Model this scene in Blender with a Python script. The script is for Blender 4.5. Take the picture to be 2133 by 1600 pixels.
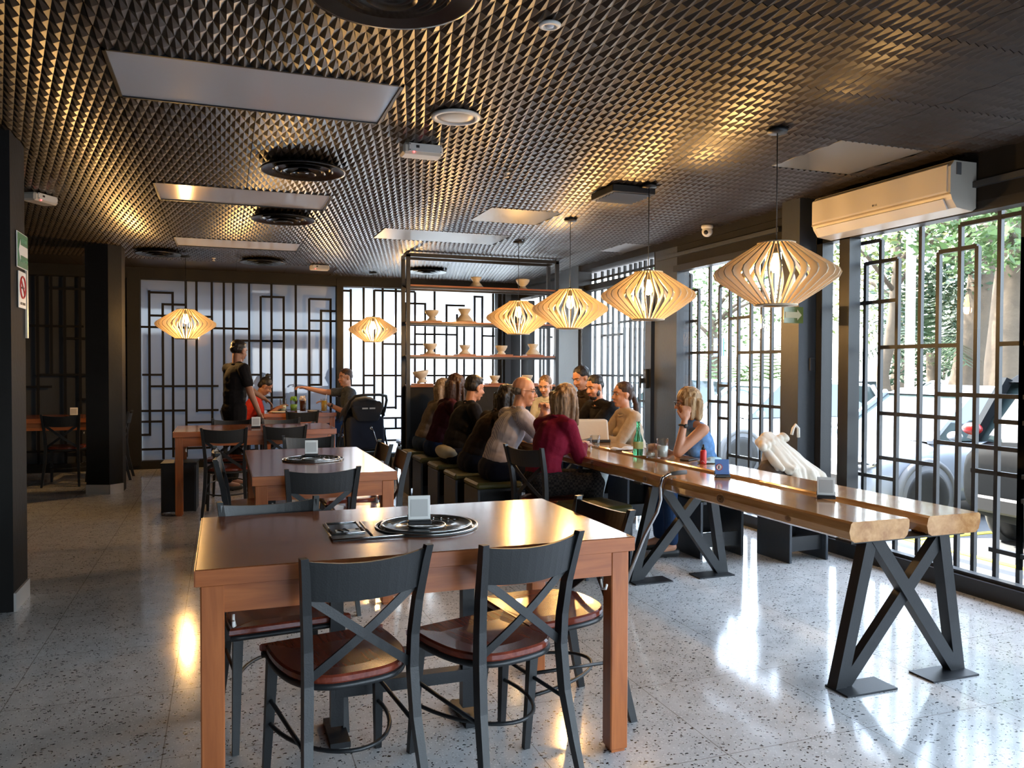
import bpy, bmesh, math, random
from math import sin, cos, pi, radians as R, sqrt, atan2
from mathutils import Vector as V, Matrix, noise
SC = bpy.context.scene
C = SC.collection
for o in list(bpy.data.objects): bpy.data.objects.remove(o)

# ------------------------------------------------------------------ camera, sky, sun, exposure
YAW, PITCH, ROLL = 0.34677, -0.02059, 0.00343
fw = V((sin(YAW)*cos(PITCH), cos(YAW)*cos(PITCH), sin(PITCH)))
r0 = V((cos(YAW), -sin(YAW), 0)); u0 = r0.cross(fw)
r1 = cos(ROLL)*r0 + sin(ROLL)*u0; u1 = -sin(ROLL)*r0 + cos(ROLL)*u0
cd = bpy.data.cameras.new('camera'); cam = bpy.data.objects.new('camera', cd); C.objects.link(cam)
M = Matrix((r1, u1, -fw)).transposed().to_4x4(); M.translation = V((0, 0, 1.33)); cam.matrix_world = M
cd.sensor_width = 36; cd.lens = 1664.2/2133*36; cd.clip_start = 0.05; cd.clip_end = 300
SC.camera = cam
EXPO = 0.92
SC.view_settings.view_transform = 'Standard'; SC.view_settings.look = 'None'
SC.view_settings.exposure = EXPO; SC.view_settings.gamma = 1; SC.view_settings.use_curve_mapping = False
cy = SC.cycles
cy.use_denoising = True; cy.max_bounces = 7; cy.diffuse_bounces = 4; cy.glossy_bounces = 3
cy.transmission_bounces = 4; cy.transparent_max_bounces = 12; cy.sample_clamp_indirect = 6
cy.caustics_reflective = False; cy.caustics_refractive = False
W = bpy.data.worlds.new('sky'); SC.world = W; W.use_nodes = True
nt = W.node_tree; bg = nt.nodes['Background']
sky = nt.nodes.new('ShaderNodeTexSky'); sky.sky_type = 'NISHITA'; sky.sun_disc = False
sky.sun_elevation = R(42); sky.sun_rotation = R(-25); sky.air_density = 1.2; sky.dust_density = 3.0
mixc = nt.nodes.new('ShaderNodeMix'); mixc.data_type = 'RGBA'; mixc.inputs[0].default_value = 0.55
nt.links.new(sky.outputs[0], mixc.inputs[6]); mixc.inputs[7].default_value = (3.0, 3.4, 4.0, 1)
nt.links.new(mixc.outputs[2], bg.inputs[0]); bg.inputs[1].default_value = 1.9
sun = bpy.data.lights.new('sun', 'SUN'); sun.energy = 15.0; sun.angle = R(1.0); sun.color = (1, .93, .82)
so = bpy.data.objects.new('sun', sun); C.objects.link(so)
so.rotation_euler = V((-0.35, 0.62, 0.72)).to_track_quat('Z', 'Y').to_euler()
def portal(loc, rot, sx, sy):
    l = bpy.data.lights.new('window_portal', 'AREA'); l.shape = 'RECTANGLE'; l.size = sx; l.size_y = sy
    l.cycles.is_portal = True
    o = bpy.data.objects.new('window_portal', l); C.objects.link(o); o.location = loc; o.rotation_euler = rot
portal((4.28, 3.4, 1.2), (0, R(90), 0), 2.3, 3.2)
portal((4.28, 0.0, 1.2), (0, R(90), 0), 2.3, 3.6)
portal((4.28, 7.6, 1.2), (0, R(90), 0), 2.3, 4.6)
portal((2.4, -3.1, 1.2), (R(90), 0, 0), 3.4, 1.6)

# ------------------------------------------------------------------ materials
def new_mat(name):
    m = bpy.data.materials.new(name); m.use_nodes = True
    return m, m.node_tree, m.node_tree.nodes['Principled BSDF']
def pbr(name, col, rough=.5, metal=0, spec=.5, var=0, scale=8, bump=0, bscale=60, coat=0, emit=None, es=0):
    m, t, p = new_mat(name)
    p.inputs['Base Color'].default_value = (*col, 1); p.inputs['Roughness'].default_value = rough
    p.inputs['Metallic'].default_value = metal; p.inputs['Specular IOR Level'].default_value = spec
    if coat: p.inputs['Coat Weight'].default_value = coat; p.inputs['Coat Roughness'].default_value = .08
    tc = t.nodes.new('ShaderNodeTexCoord')
    if var:
        n = t.nodes.new('ShaderNodeTexNoise'); n.inputs['Scale'].default_value = scale; n.inputs['Detail'].default_value = 5
        t.links.new(tc.outputs['Object'], n.inputs['Vector'])
        mr = t.nodes.new('ShaderNodeMapRange'); mr.inputs[3].default_value = 1-var; mr.inputs[4].default_value = 1+var
        t.links.new(n.outputs[0], mr.inputs[0])
        mx = t.nodes.new('ShaderNodeVectorMath'); mx.operation = 'SCALE'; mx.inputs[0].default_value = col
        t.links.new(mr.outputs[0], mx.inputs['Scale']); t.links.new(mx.outputs[0], p.inputs['Base Color'])
    if bump:
        n = t.nodes.new('ShaderNodeTexNoise'); n.inputs['Scale'].default_value = bscale; n.inputs['Detail'].default_value = 4
        t.links.new(tc.outputs['Object'], n.inputs['Vector'])
        b = t.nodes.new('ShaderNodeBump'); b.inputs['Strength'].default_value = bump; b.inputs['Distance'].default_value = .01
        t.links.new(n.outputs[0], b.inputs['Height']); t.links.new(b.outputs[0], p.inputs['Normal'])
    if emit: p.inputs['Emission Color'].default_value = (*emit, 1); p.inputs['Emission Strength'].default_value = es
    return m
def wood(name, c1, c2, rough=.3, axis='X', sc=1.0, coat=0, bump=.05, plank=0):
    m, t, p = new_mat(name); L = t.links
    tc = t.nodes.new('ShaderNodeTexCoord'); mp = t.nodes.new('ShaderNodeMapping')
    s = {'X': (1.2, 14, 14), 'Y': (14, 1.2, 14), 'Z': (14, 14, 1.2)}[axis]
    mp.inputs['Scale'].default_value = [a*sc for a in s]; L.new(tc.outputs['Object'], mp.inputs[0])
    n = t.nodes.new('ShaderNodeTexNoise'); n.inputs['Scale'].default_value = 1.6; n.inputs['Detail'].default_value = 7
    n.inputs['Distortion'].default_value = 1.4; L.new(mp.outputs[0], n.inputs['Vector'])
    n2 = t.nodes.new('ShaderNodeTexNoise'); n2.inputs['Scale'].default_value = 12; n2.inputs['Detail'].default_value = 3
    L.new(mp.outputs[0], n2.inputs['Vector'])
    add = t.nodes.new('ShaderNodeMath'); add.operation = 'MULTIPLY_ADD'; add.inputs[1].default_value = .3
    L.new(n2.outputs[0], add.inputs[0]); L.new(n.outputs[0], add.inputs[2])
    cr = t.nodes.new('ShaderNodeValToRGB'); cr.color_ramp.elements[0].position = .48; cr.color_ramp.elements[1].position = .86
    cr.color_ramp.elements[0].color = (*c2, 1); cr.color_ramp.elements[1].color = (*c1, 1)
    L.new(add.outputs[0], cr.inputs[0]); L.new(cr.outputs[0], p.inputs['Base Color'])
    p.inputs['Roughness'].default_value = rough
    if coat: p.inputs['Coat Weight'].default_value = coat; p.inputs['Coat Roughness'].default_value = .1
    b = t.nodes.new('ShaderNodeBump'); b.inputs['Strength'].default_value = bump; b.inputs['Distance'].default_value = .004
    L.new(add.outputs[0], b.inputs['Height']); L.new(b.outputs[0], p.inputs['Normal'])
    return m
def glassy(name, tint=(1, 1, 1), refl=.08, rough=0.0):
    """thin pane: see-through with a facing-dependent reflection"""
    m = bpy.data.materials.new(name); m.use_nodes = True; t = m.node_tree; t.nodes.clear(); L = t.links
    o = t.nodes.new('ShaderNodeOutputMaterial'); tr = t.nodes.new('ShaderNodeBsdfTransparent'); tr.inputs[0].default_value = (*tint, 1)
    g = t.nodes.new('ShaderNodeBsdfGlossy'); g.inputs['Roughness'].default_value = rough
    fr = t.nodes.new('ShaderNodeLayerWeight'); fr.inputs[0].default_value = .12
    mr = t.nodes.new('ShaderNodeMapRange'); mr.inputs[3].default_value = refl; mr.inputs[4].default_value = .55
    L.new(fr.outputs['Fresnel'], mr.inputs[0])
    mx = t.nodes.new('ShaderNodeMixShader'); L.new(mr.outputs[0], mx.inputs[0]); L.new(tr.outputs[0], mx.inputs[1]); L.new(g.outputs[0], mx.inputs[2])
    L.new(mx.outputs[0], o.inputs[0]); return m
def frosted(name, col=(.9, .95, 1), trans=.75, refl=.12):
    m = bpy.data.materials.new(name); m.use_nodes = True; t = m.node_tree; t.nodes.clear(); L = t.links
    o = t.nodes.new('ShaderNodeOutputMaterial'); tr = t.nodes.new('ShaderNodeBsdfTranslucent'); tr.inputs[0].default_value = (*col, 1)
    df = t.nodes.new('ShaderNodeBsdfDiffuse'); df.inputs[0].default_value = (*col, 1)
    mx = t.nodes.new('ShaderNodeMixShader'); mx.inputs[0].default_value = 1-trans
    L.new(tr.outputs[0], mx.inputs[1]); L.new(df.outputs[0], mx.inputs[2])
    g = t.nodes.new('ShaderNodeBsdfGlossy'); g.inputs['Roughness'].default_value = .03
    m2 = t.nodes.new('ShaderNodeMixShader'); m2.inputs[0].default_value = refl
    L.new(mx.outputs[0], m2.inputs[1]); L.new(g.outputs[0], m2.inputs[2]); L.new(m2.outputs[0], o.inputs[0]); return m
def terrazzo():
    m, t, p = new_mat('terrazzo'); L = t.links
    tc = t.nodes.new('ShaderNodeTexCoord'); P = tc.outputs['Object']
    base = t.nodes.new('ShaderNodeTexNoise'); base.inputs['Scale'].default_value = 9; base.inputs['Detail'].default_value = 6
    L.new(P, base.inputs['Vector'])
    cr = t.nodes.new('ShaderNodeValToRGB'); cr.color_ramp.elements[0].position = .3; cr.color_ramp.elements[1].position = .7
    cr.color_ramp.elements[0].color = (.60, .595, .57, 1); cr.color_ramp.elements[1].color = (.76, .755, .73, 1); L.new(base.outputs[0], cr.inputs[0])
    cur = cr.outputs[0]
    for sc_, r_, keep, col, st in ((44, .36, .20, (.02, .02, .022), (1, 1.7, 1)), (85, .40, .16, (.035, .035, .035), (1.6, 1, 1)), (110, .42, .4, (.86, .85, .82), (1, 1, 1)), (60, .3, .08, (.30, .27, .24), (1, 1.3, 1))):
        mp = t.nodes.new('ShaderNodeMapping'); mp.inputs['Scale'].default_value = st; mp.inputs['Rotation'].default_value = (0, 0, sc_*.37)
        wn = t.nodes.new('ShaderNodeTexNoise'); wn.inputs['Scale'].default_value = 30; L.new(P, wn.inputs['Vector'])
        wa = t.nodes.new('ShaderNodeVectorMath'); wa.operation = 'MULTIPLY_ADD'; wa.inputs[1].default_value = (.02, .02, 0)
        L.new(wn.outputs['Color'], wa.inputs[0]); L.new(P, wa.inputs[2]); L.new(wa.outputs[0], mp.inputs[0])
        vo = t.nodes.new('ShaderNodeTexVoronoi'); vo.voronoi_dimensions = '2D'; vo.inputs['Scale'].default_value = sc_
        L.new(mp.outputs[0], vo.inputs['Vector'])
        sp = t.nodes.new('ShaderNodeSeparateColor'); L.new(vo.outputs['Color'], sp.inputs[0])
        a = t.nodes.new('ShaderNodeMath'); a.operation = 'LESS_THAN'; L.new(sp.outputs[0], a.inputs[0]); a.inputs[1].default_value = keep
        rr = t.nodes.new('ShaderNodeMath'); rr.operation = 'MULTIPLY'; L.new(sp.outputs[1], rr.inputs[0]); rr.inputs[1].default_value = r_
        b = t.nodes.new('ShaderNodeMath'); b.operation = 'LESS_THAN'; L.new(vo.outputs['Distance'], b.inputs[0]); L.new(rr.outputs[0], b.inputs[1])
        c = t.nodes.new('ShaderNodeMath'); c.operation = 'MULTIPLY'; L.new(a.outputs[0], c.inputs[0]); L.new(b.outputs[0], c.inputs[1])
        mx = t.nodes.new('ShaderNodeMix'); mx.data_type = 'RGBA'; L.new(c.outputs[0], mx.inputs[0]); L.new(cur, mx.inputs[6]); mx.inputs[7].default_value = (*col, 1)
        cur = mx.outputs[2]
    br = t.nodes.new('ShaderNodeTexBrick'); br.offset = 0; br.inputs['Scale'].default_value = 1
    br.inputs['Brick Width'].default_value = .61; br.inputs['Row Height'].default_value = .61; br.inputs['Mortar Size'].default_value = .0018
    br.inputs['Color1'].default_value = br.inputs['Color2'].default_value = (1, 1, 1, 1); br.inputs['Mortar'].default_value = (.45, .42, .38, 1)
    mp = t.nodes.new('ShaderNodeMapping'); mp.inputs['Location'].default_value = (.2, .13, 0); L.new(P, mp.inputs[0]); L.new(mp.outputs[0], br.inputs[0])
    mm = t.nodes.new('ShaderNodeMix'); mm.data_type = 'RGBA'; mm.blend_type = 'MULTIPLY'; mm.inputs[0].default_value = 1
    L.new(cur, mm.inputs[6]); L.new(br.outputs[0], mm.inputs[7]); L.new(mm.outputs[2], p.inputs['Base Color'])
    rn = t.nodes.new('ShaderNodeTexNoise'); rn.inputs['Scale'].default_value = 3; L.new(P, rn.inputs['Vector'])
    rm = t.nodes.new('ShaderNodeMapRange'); rm.inputs[3].default_value = .07; rm.inputs[4].default_value = .17; L.new(rn.outputs[0], rm.inputs[0])
    L.new(rm.outputs[0], p.inputs['Roughness']); p.inputs['Specular IOR Level'].default_value = .55
    return m
def stripes(name, c1, c2, sc_=90, axis=1, rough=.8):
    m, t, p = new_mat(name); L = t.links
    tc = t.nodes.new('ShaderNodeTexCoord'); wv = t.nodes.new('ShaderNodeTexWave'); wv.bands_direction = 'XYZ'[axis]
    wv.inputs['Scale'].default_value = sc_; L.new(tc.outputs['Object'], wv.inputs['Vector'])
    mx = t.nodes.new('ShaderNodeMix'); mx.data_type = 'RGBA'; mx.inputs[6].default_value = (*c1, 1); mx.inputs[7].default_value = (*c2, 1)
    L.new(wv.outputs['Fac'], mx.inputs[0]); L.new(mx.outputs[2], p.inputs['Base Color']); p.inputs['Roughness'].default_value = rough
    return m
def hairmat(name, c1, c2):
    m, t, p = new_mat(name); L = t.links
    tc = t.nodes.new('ShaderNodeTexCoord'); mp = t.nodes.new('ShaderNodeMapping'); mp.inputs['Scale'].default_value = (60, 60, 5)
    n = t.nodes.new('ShaderNodeTexNoise'); n.inputs['Scale'].default_value = 1.6; n.inputs['Detail'].default_value = 6
    L.new(tc.outputs['Object'], mp.inputs[0]); L.new(mp.outputs[0], n.inputs['Vector'])
    cr = t.nodes.new('ShaderNodeValToRGB'); cr.color_ramp.elements[0].position = .35; cr.color_ramp.elements[1].position = .68
    cr.color_ramp.elements[0].color = (*c1, 1); cr.color_ramp.elements[1].color = (*c2, 1); L.new(n.outputs[0], cr.inputs[0])
    L.new(cr.outputs[0], p.inputs['Base Color']); p.inputs['Roughness'].default_value = .45
    b = t.nodes.new('ShaderNodeBump'); b.inputs['Strength'].default_value = .7; b.inputs['Distance'].default_value = .006
    L.new(n.outputs[0], b.inputs['Height']); L.new(b.outputs[0], p.inputs['Normal'])
    return m
def chequer_cloth(name, c1, c2, sc_=40):
    m, t, p = new_mat(name); L = t.links
    tc = t.nodes.new('ShaderNodeTexCoord'); ck = t.nodes.new('ShaderNodeTexChecker'); ck.inputs['Scale'].default_value = sc_
    L.new(tc.outputs['Object'], ck.inputs[0]); ck.inputs[1].default_value = (*c1, 1); ck.inputs[2].default_value = (*c2, 1)
    L.new(ck.outputs[0], p.inputs['Base Color']); p.inputs['Roughness'].default_value = .9
    return m

MT = dict(
    black=pbr('black_metal', (.013, .014, .016), .42, 0, .4, bump=.05, bscale=120),
    chair=pbr("black_chair_metal", (.013, .0145, .016), .42, 0, .5, bump=.08, bscale=200),
    wall=pbr('charcoal_paint', (.014, .0135, .013), .75, spec=.2, var=.25, scale=3, bump=.15, bscale=30),
    navy=pbr('slate_paint', (.030, .036, .045), .45, var=.2, scale=3, bump=.1, bscale=30),
    ceil=pbr("dark_ceiling_paint", (.024, .0185, .0150), .33, 0, .36, bump=.02, bscale=100),
    vent=pbr('black_plastic', (.012, .012, .013), .25),
    flat=pbr('grey_access_panel', (.10, .105, .11), .38, var=.1, scale=2),
    diff=pbr('acrylic_diffuser', (.62, .63, .68), .12, var=.03, scale=2),
    floor=terrazzo(),
    white=pbr('white_plastic', (.72, .72, .70), .4),
    cream=pbr('aged_white_plastic', (.66, .61, .52), .38),
    paper=pbr('card_white', (.8, .8, .78), .5),
    tile=pbr('white_tile', (.55, .53, .5), .2),
    wtop=wood('table_top_wood_shaded', (.27, .085, .028), (.17, .048, .016), .2, 'X', .8, coat=.28),  # same wood as the legs; darker colour stands in for less front light
    wleg=wood('table_leg_wood', (.50, .155, .045), (.35, .10, .028), .32, 'Z', .8),
    wapron=wood('table_apron_wood', (.50, .155, .045), (.33, .092, .026), .3, 'X', .8),
    seat=wood('seat_wood', (.22, .045, .022), (.12, .020, .010), .26, 'Y', 1.2, coat=.2),
    slab=wood('live_edge_slab', (.60, .33, .13), (.38, .17, .055), .14, 'Y', .55, coat=.6),
    shelfw=wood('shelf_wood', (.35, .13, .05), (.2, .07, .03), .35, 'X', 1),
    lampw=pbr('plywood_slat', (.60, .50, .36), .55, var=.08, scale=6),
    olive=pbr('olive_vinyl', (.085, .080, .022), .45, bump=.1, bscale=40),
    steel=pbr('brushed_steel', (.55, .55, .55), .2, 1.0),
    dsteel=pbr('dark_induction_glass', (.06, .065, .065), .1, 0.2),
    glass=glassy('window_glass', (.97, .985, .98), .014),
    cup=glassy('drinking_glass', (.95, .97, .97), .05),
    frost=frosted('frosted_glass', (.86, .93, .98), .8, .06),
    frost2=frosted('grey_frosted_glass', (.37, .42, .48), .60, .07),
    grey=pbr('grey_glass_panel', (.22, .27, .36), .12, 0, .6, var=.08, scale=1),
    darkpan=pbr('dark_glass_panel', (.050, .052, .056), .12, 0, .5),
    ceram=pbr('cream_ceramic', (.50, .44, .35), .5, var=.08, scale=12),
    chrome=pbr('chrome', (.7, .7, .7), .12, 1.0),
    rubber=pbr('grey_rubber', (.12, .12, .12), .7),
    bulb=pbr('warm_bulb', (1, .8, .5), .4, emit=(1.0, .62, .22), es=45),
    led=pbr('red_led', (1, .1, .1), .4, emit=(1, .05, .05), es=6),
    stroller=pbr('black_fabric', (.020, .021, .026), .8, bump=.2, bscale=60),
    navyfab=pbr('navy_fabric', (.016, .022, .045), .8),
    asphalt=pbr('asphalt', (.10, .105, .11), .8, var=.2, scale=4, bump=.2, bscale=80),
    concrete=pbr('concrete_path', (.45, .44, .42), .8, var=.15, scale=1),
    yellow=pbr('yellow_line_paint', (.75, .66, .05), .6),
    stucco=pbr('cream_stucco', (.78, .74, .64), .85, var=.08, scale=2),
    greywall=pbr('grey_stucco', (.35, .36, .38), .85, var=.08, scale=2),
    green=pbr('sign_green', (.015, .17, .06), .4), blue=pbr('sign_blue', (.03, .13, .42), .4),
    ink2=pbr('matt_black_iron', (.006, .006, .007), .7, spec=.2), red=pbr('sign_red', (.55, .03, .03), .4), ink=pbr('black_ink', (.01, .01, .01), .5),
)

# ------------------------------------------------------------------ mesh helpers
class MB:
    def __init__(s): s.b = bmesh.new(); s.xf = None
    def _add(s, vs, fs, sm=False):
        if s.xf is not None: vs = [s.xf @ V(v) for v in vs]
        bv = [s.b.verts.new(v) for v in vs]
        for f in fs:
            try:
                q = s.b.faces.new([bv[i] for i in f]); q.smooth = sm
            except ValueError: pass
        return bv
    def box(s, c, d, rz=0, m=None, bev=0):
        x, y, z = d[0]/2, d[1]/2, d[2]/2
        A = Matrix.Translation(V(c)) @ (Matrix.Rotation(rz, 4, 'Z') if rz else Matrix.Identity(4)) @ (m if m is not None else Matrix.Identity(4))
        if bev:
            b = min(bev, x*.9, y*.9, z*.9)
            vs = []
            for sx in (-1, 1):
                for sy in (-1, 1):
                    for sz in (-1, 1):
                        vs += [(sx*(x-b), sy*(y-b), sz*z), (sx*(x-b), sy*y, sz*(z-b)), (sx*x, sy*(y-b), sz*(z-b))]
            tb = bmesh.new()
            for v in vs: tb.verts.new(v)
            bmesh.ops.convex_hull(tb, input=tb.verts)
            tb.verts.index_update()
            vv = [A @ v.co for v in tb.verts]; ff = [[v.index for v in f.verts] for f in tb.faces]; tb.free()
            s._add(vv, ff); return s
        vs = [A @ V((a*x, b_*y, c_*z)) for a in (-1, 1) for b_ in (-1, 1) for c_ in (-1, 1)]
        s._add(vs, [(0, 1, 3, 2), (4, 6, 7, 5), (0, 4, 5, 1), (2, 3, 7, 6), (0, 2, 6, 4), (1, 5, 7, 3)]); return s
    def beam(s, a, b, w, h=None, up=(0, 0, 1), bev=0):
        a, b = V(a), V(b); h = h or w; d = b-a; L = d.length; z = d.normalized(); u = V(up)
        if abs(z.dot(u)) > .98: u = V((0, 1, 0))
        x = u.cross(z).normalized(); y = z.cross(x)
        m = Matrix((x, y, z)).transposed().to_4x4()
        return s.box((a+b)/2, (w, h, L), m=m, bev=bev)
    def tube(s, pts, r, n=10, closed=False, cap=True, sm=True, flat=None):
        pts = [V(p) for p in pts]; N = len(pts); rs = r if isinstance(r, (list, tuple)) else [r]*N
        rings = []; px = None
        for i, p in enumerate(pts):
            if closed: t = (pts[(i+1) % N]-pts[i-1]).normalized()
            else: t = (pts[min(i+1, N-1)]-pts[max(i-1, 0)]).normalized()
            if px is None:
                u = V((0, 0, 1)) if abs(t.z) < .9 else V((1, 0, 0)); px = u.cross(t).normalized()
            px = (px-t*px.dot(t)).normalized(); py = t.cross(px)
            f = flat or 1
            rings.append([p+px*rs[i]*cos(2*pi*k/n)+py*rs[i]*f*sin(2*pi*k/n) for k in range(n)])
        vs = [v for q in rings for v in q]; fs = []
        for i in range(N if closed else N-1):
            j = (i+1) % N
            for k in range(n): fs.append((i*n+k, i*n+(k+1) % n, j*n+(k+1) % n, j*n+k))
        if cap and not closed: fs += [tuple(range(n-1, -1, -1)), tuple((N-1)*n+k for k in range(n))]
        s._add(vs, fs, sm); return s
    def lathe(s, prof, c=(0, 0, 0), n=24, sm=True, axis=None):
        c = V(c); vs = []; fs = []
        for r, z in prof:
            for k in range(n):
                a = 2*pi*k/n; p = V((r*cos(a), r*sin(a), z))
                if axis is not None: p = axis @ p
                vs.append(c+p)
        for i in range(len(prof)-1):
            for k in range(n): fs.append((i*n+k, i*n+(k+1) % n, (i+1)*n+(k+1) % n, (i+1)*n+k))
        if prof[0][0] > 1e-5: fs.append(tuple(range(n-1, -1, -1)))
        if prof[-1][0] > 1e-5: fs.append(tuple((len(prof)-1)*n+k for k in range(n)))
        s._add(vs, fs, sm); return s
    def prism(s, poly, z0, z1, m=None):
        n = len(poly); vs = [V((x, y, z0)) for x, y in poly]+[V((x, y, z1)) for x, y in poly]
        if m is not None: vs = [m @ v for v in vs]
        s._add(vs, [tuple(range(n-1, -1, -1)), tuple(range(n, 2*n))]+[(i, (i+1) % n, n+(i+1) % n, n+i) for i in range(n)]); return s
    def ell(s, c, r, m=None, nu=14, nv=9):
        vs = []; fs = []; c = V(c)
        for j in range(1, nv):
            th = pi*j/nv
            for i in range(nu):
                p = V((r[0]*sin(th)*cos(2*pi*i/nu), r[1]*sin(th)*sin(2*pi*i/nu), r[2]*cos(th)))
                vs.append(c+(m @ p if m is not None else p))
        top = V((0, 0, r[2])); bot = V((0, 0, -r[2])); a = len(vs)
        vs += [c+(m @ top if m is not None else top), c+(m @ bot if m is not None else bot)]
        for j in range(nv-2):
            for i in range(nu): fs.append((j*nu+i, (j+1)*nu+i, (j+1)*nu+(i+1) % nu, j*nu+(i+1) % nu))
        for i in range(nu): fs.append((a, i, (i+1) % nu)); fs.append((a+1, (nv-2)*nu+(i+1) % nu, (nv-2)*nu+i))
        s._add(vs, fs, True); return s
    def cap(s, a, b, ra, rb, n=12):
        """tapered capsule"""
        a, b = V(a), V(b); d = b-a; L = max(d.length, 1e-5); t = d/L
        pts = []; rs = []
        for k in range(4): q = -pi/2+k*pi/8; pts.append(a+t*ra*sin(q)); rs.append(max(ra*cos(q), ra*.08))
        pts.append(a); rs.append(ra)
        for k in (.33, .66): pts.append(a+d*k); rs.append(ra+(rb-ra)*k)
        pts.append(b); rs.append(rb)
        for k in range(1, 5): q = k*pi/8; pts.append(b+t*rb*sin(q)); rs.append(max(rb*cos(q), rb*.08))
        return s.tube(pts, rs, n)
    def quad(s, a, b, c, d): s._add([a, b, c, d], [(0, 1, 2, 3)]); return s
    def obj(s, name, mat, parent=None, recalc=True):
        me = bpy.data.meshes.new(name)
        if recalc: bmesh.ops.recalc_face_normals(s.b, faces=s.b.faces)
        s.b.to_mesh(me); s.b.free(); me.materials.append(mat)
        o = bpy.data.objects.new(name, me); C.objects.link(o)
        if parent is not None: o.parent = parent
        return o
def tag(o, label, cat, group=None, kind=None):
    if label: o['label'] = label
    if cat: o['category'] = cat
    if group: o['group'] = group
    if kind: o['kind'] = kind
    return o
def thing(name, label=None, cat=None, loc=(0, 0, 0), rz=0, group=None, kind=None):
    o = bpy.data.objects.new(name, None); C.objects.link(o); o.location = loc; o.rotation_euler = (0, 0, rz); o.empty_display_size = .1
    return tag(o, label, cat, group, kind)
def struct(o): o['kind'] = 'structure'; return o
KIDS = {}
def copy_tree(o, parent=None):
    c = o.copy(); C.objects.link(c); c.parent = parent
    for ch in [x for x in bpy.data.objects if x.parent is o and x is not c]: copy_tree(ch, c)
    return c
def place_copy(o, loc, rz, label, group=None):
    c = copy_tree(o); c.location = loc; c.rotation_euler = (0, 0, rz); c['label'] = label
    if group: c['group'] = group
    return c
def text_obj(name, body, size, mat, loc, rot, parent=None, ext=.0005, sx=1.0, align='CENTER'):
    cu = bpy.data.curves.new(name, 'FONT'); cu.body = body; cu.size = size; cu.extrude = ext; cu.align_x = align; cu.align_y = 'CENTER'
    t = bpy.data.objects.new('tmp', cu); C.objects.link(t); bpy.context.view_layer.update()
    me = bpy.data.meshes.new_from_object(t.evaluated_get(bpy.context.evaluated_depsgraph_get()))
    bpy.data.objects.remove(t)
    me.materials.clear(); me.materials.append(mat); me.name = name
    o = bpy.data.objects.new(name, me); C.objects.link(o); o.location = loc; o.rotation_euler = rot; o.scale = (sx, 1, 1)
    if parent is not None: o.parent = parent
    return o
def voxel(mb, size, smooth=4, name='tmp', ratio=None):
    """fuse overlapping closed pieces into one continuous surface"""
    me = bpy.data.meshes.new(name); bmesh.ops.recalc_face_normals(mb.b, faces=mb.b.faces); mb.b.to_mesh(me); mb.b.free()
    o = bpy.data.objects.new('tmp', me); C.objects.link(o)
    m = o.modifiers.new('r', 'REMESH'); m.mode = 'VOXEL'; m.voxel_size = size; m.use_smooth_shade = True
    if smooth:
        k = o.modifiers.new('s', 'SMOOTH'); k.iterations = smooth; k.factor = .5
    bpy.context.view_layer.update()
    out = bpy.data.meshes.new_from_object(o.evaluated_get(bpy.context.evaluated_depsgraph_get()))
    bpy.data.objects.remove(o); bpy.data.meshes.remove(me)
    return out
def rough_up(me, fn):
    ns = [n.vector.copy() for n in me.vertex_normals]
    for v, n in zip(me.vertices, ns): v.co = v.co+n*fn(v.co)
def mesh_obj(name, me, mat, parent=None):
    me.materials.clear(); me.materials.append(mat); me.name = name
    o = bpy.data.objects.new(name, me); C.objects.link(o)
    if parent is not None: o.parent = parent
    return o

# ------------------------------------------------------------------ the room
CE = 2.593
f = MB(); f.box((0.1, 4.1, -.06), (8.5, 14.9, .12)); struct(f.obj('floor', MT['floor']))
T = .61; X0 = .158; Y0 = 2.326; NX, NY = 13, 6
PXW = T/NX; RW = T/NY; HZ = .0115
flat_tiles = {}
for k in (-1, 0):
    for j in (2, 6, 10): flat_tiles[(k, j)] = 'light'
for k, j in ((2, 8), (3, 8), (3, 6), (5, 2), (6, 8)): flat_tiles[(k, j)] = 'flat'
c = MB()
for kx in range(-7, 7):
    for ky in range(-9, 15):
        if (kx, ky) in flat_tiles: continue
        ox, oy = X0+kx*T+.002, Y0+ky*T+.002; s_ = (T-.004)/T
        if (ky >= 13 and kx <= 1):
            c._add([(ox, oy, CE), (ox+T*s_, oy, CE), (ox+T*s_, oy+T*s_, CE), (ox, oy+T*s_, CE)], [(0, 3, 2, 1)]); continue
        vd = {}; vs = []; fs = []
        def vid(x, y, z):
            k = (round(x, 5), round(y, 5))
            if k not in vd: vd[k] = len(vs); vs.append((ox+x*s_, oy+y*s_, z))
            return vd[k]
        for j in range(NY+1):
            odd = j % 2
            for i in range(NX+1 if odd else NX):
                cx = i*PXW if odd else (i+.5)*PXW; cyy = j*RW
                a = vid(cx, cyy, CE-HZ)
                Lx, Rx = cx-PXW/2, cx+PXW/2
                for sx in (-1, 1):
                    X_ = cx+sx*PXW/2
                    if X_ < -1e-6 or X_ > T+1e-6: continue
                    for sy in (-1, 1):
                        Y_ = cyy+sy*RW
                        if Y_ < -1e-6 or Y_ > T+1e-6: continue
                        p = vid(X_, cyy, CE); q = vid(cx, Y_, CE)
                        fs.append((a, p, q) if sx*sy < 0 else (a, q, p))
        c._add(vs, fs)
struct(c.obj('ceiling', MT['ceil'], recalc=False))
r = MB(); r.box((.4, 4.1, 2.72), (9.4, 15.6, .2)); struct(r.obj('ceiling', MT['ink']))  # unseen roof slab, added above the tiles to block sky light
b = MB(); b.box((.2, 4.1, 2.612), (8.2, 14.6, .008)); struct(b.obj('ceiling', MT['ink']))
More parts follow.
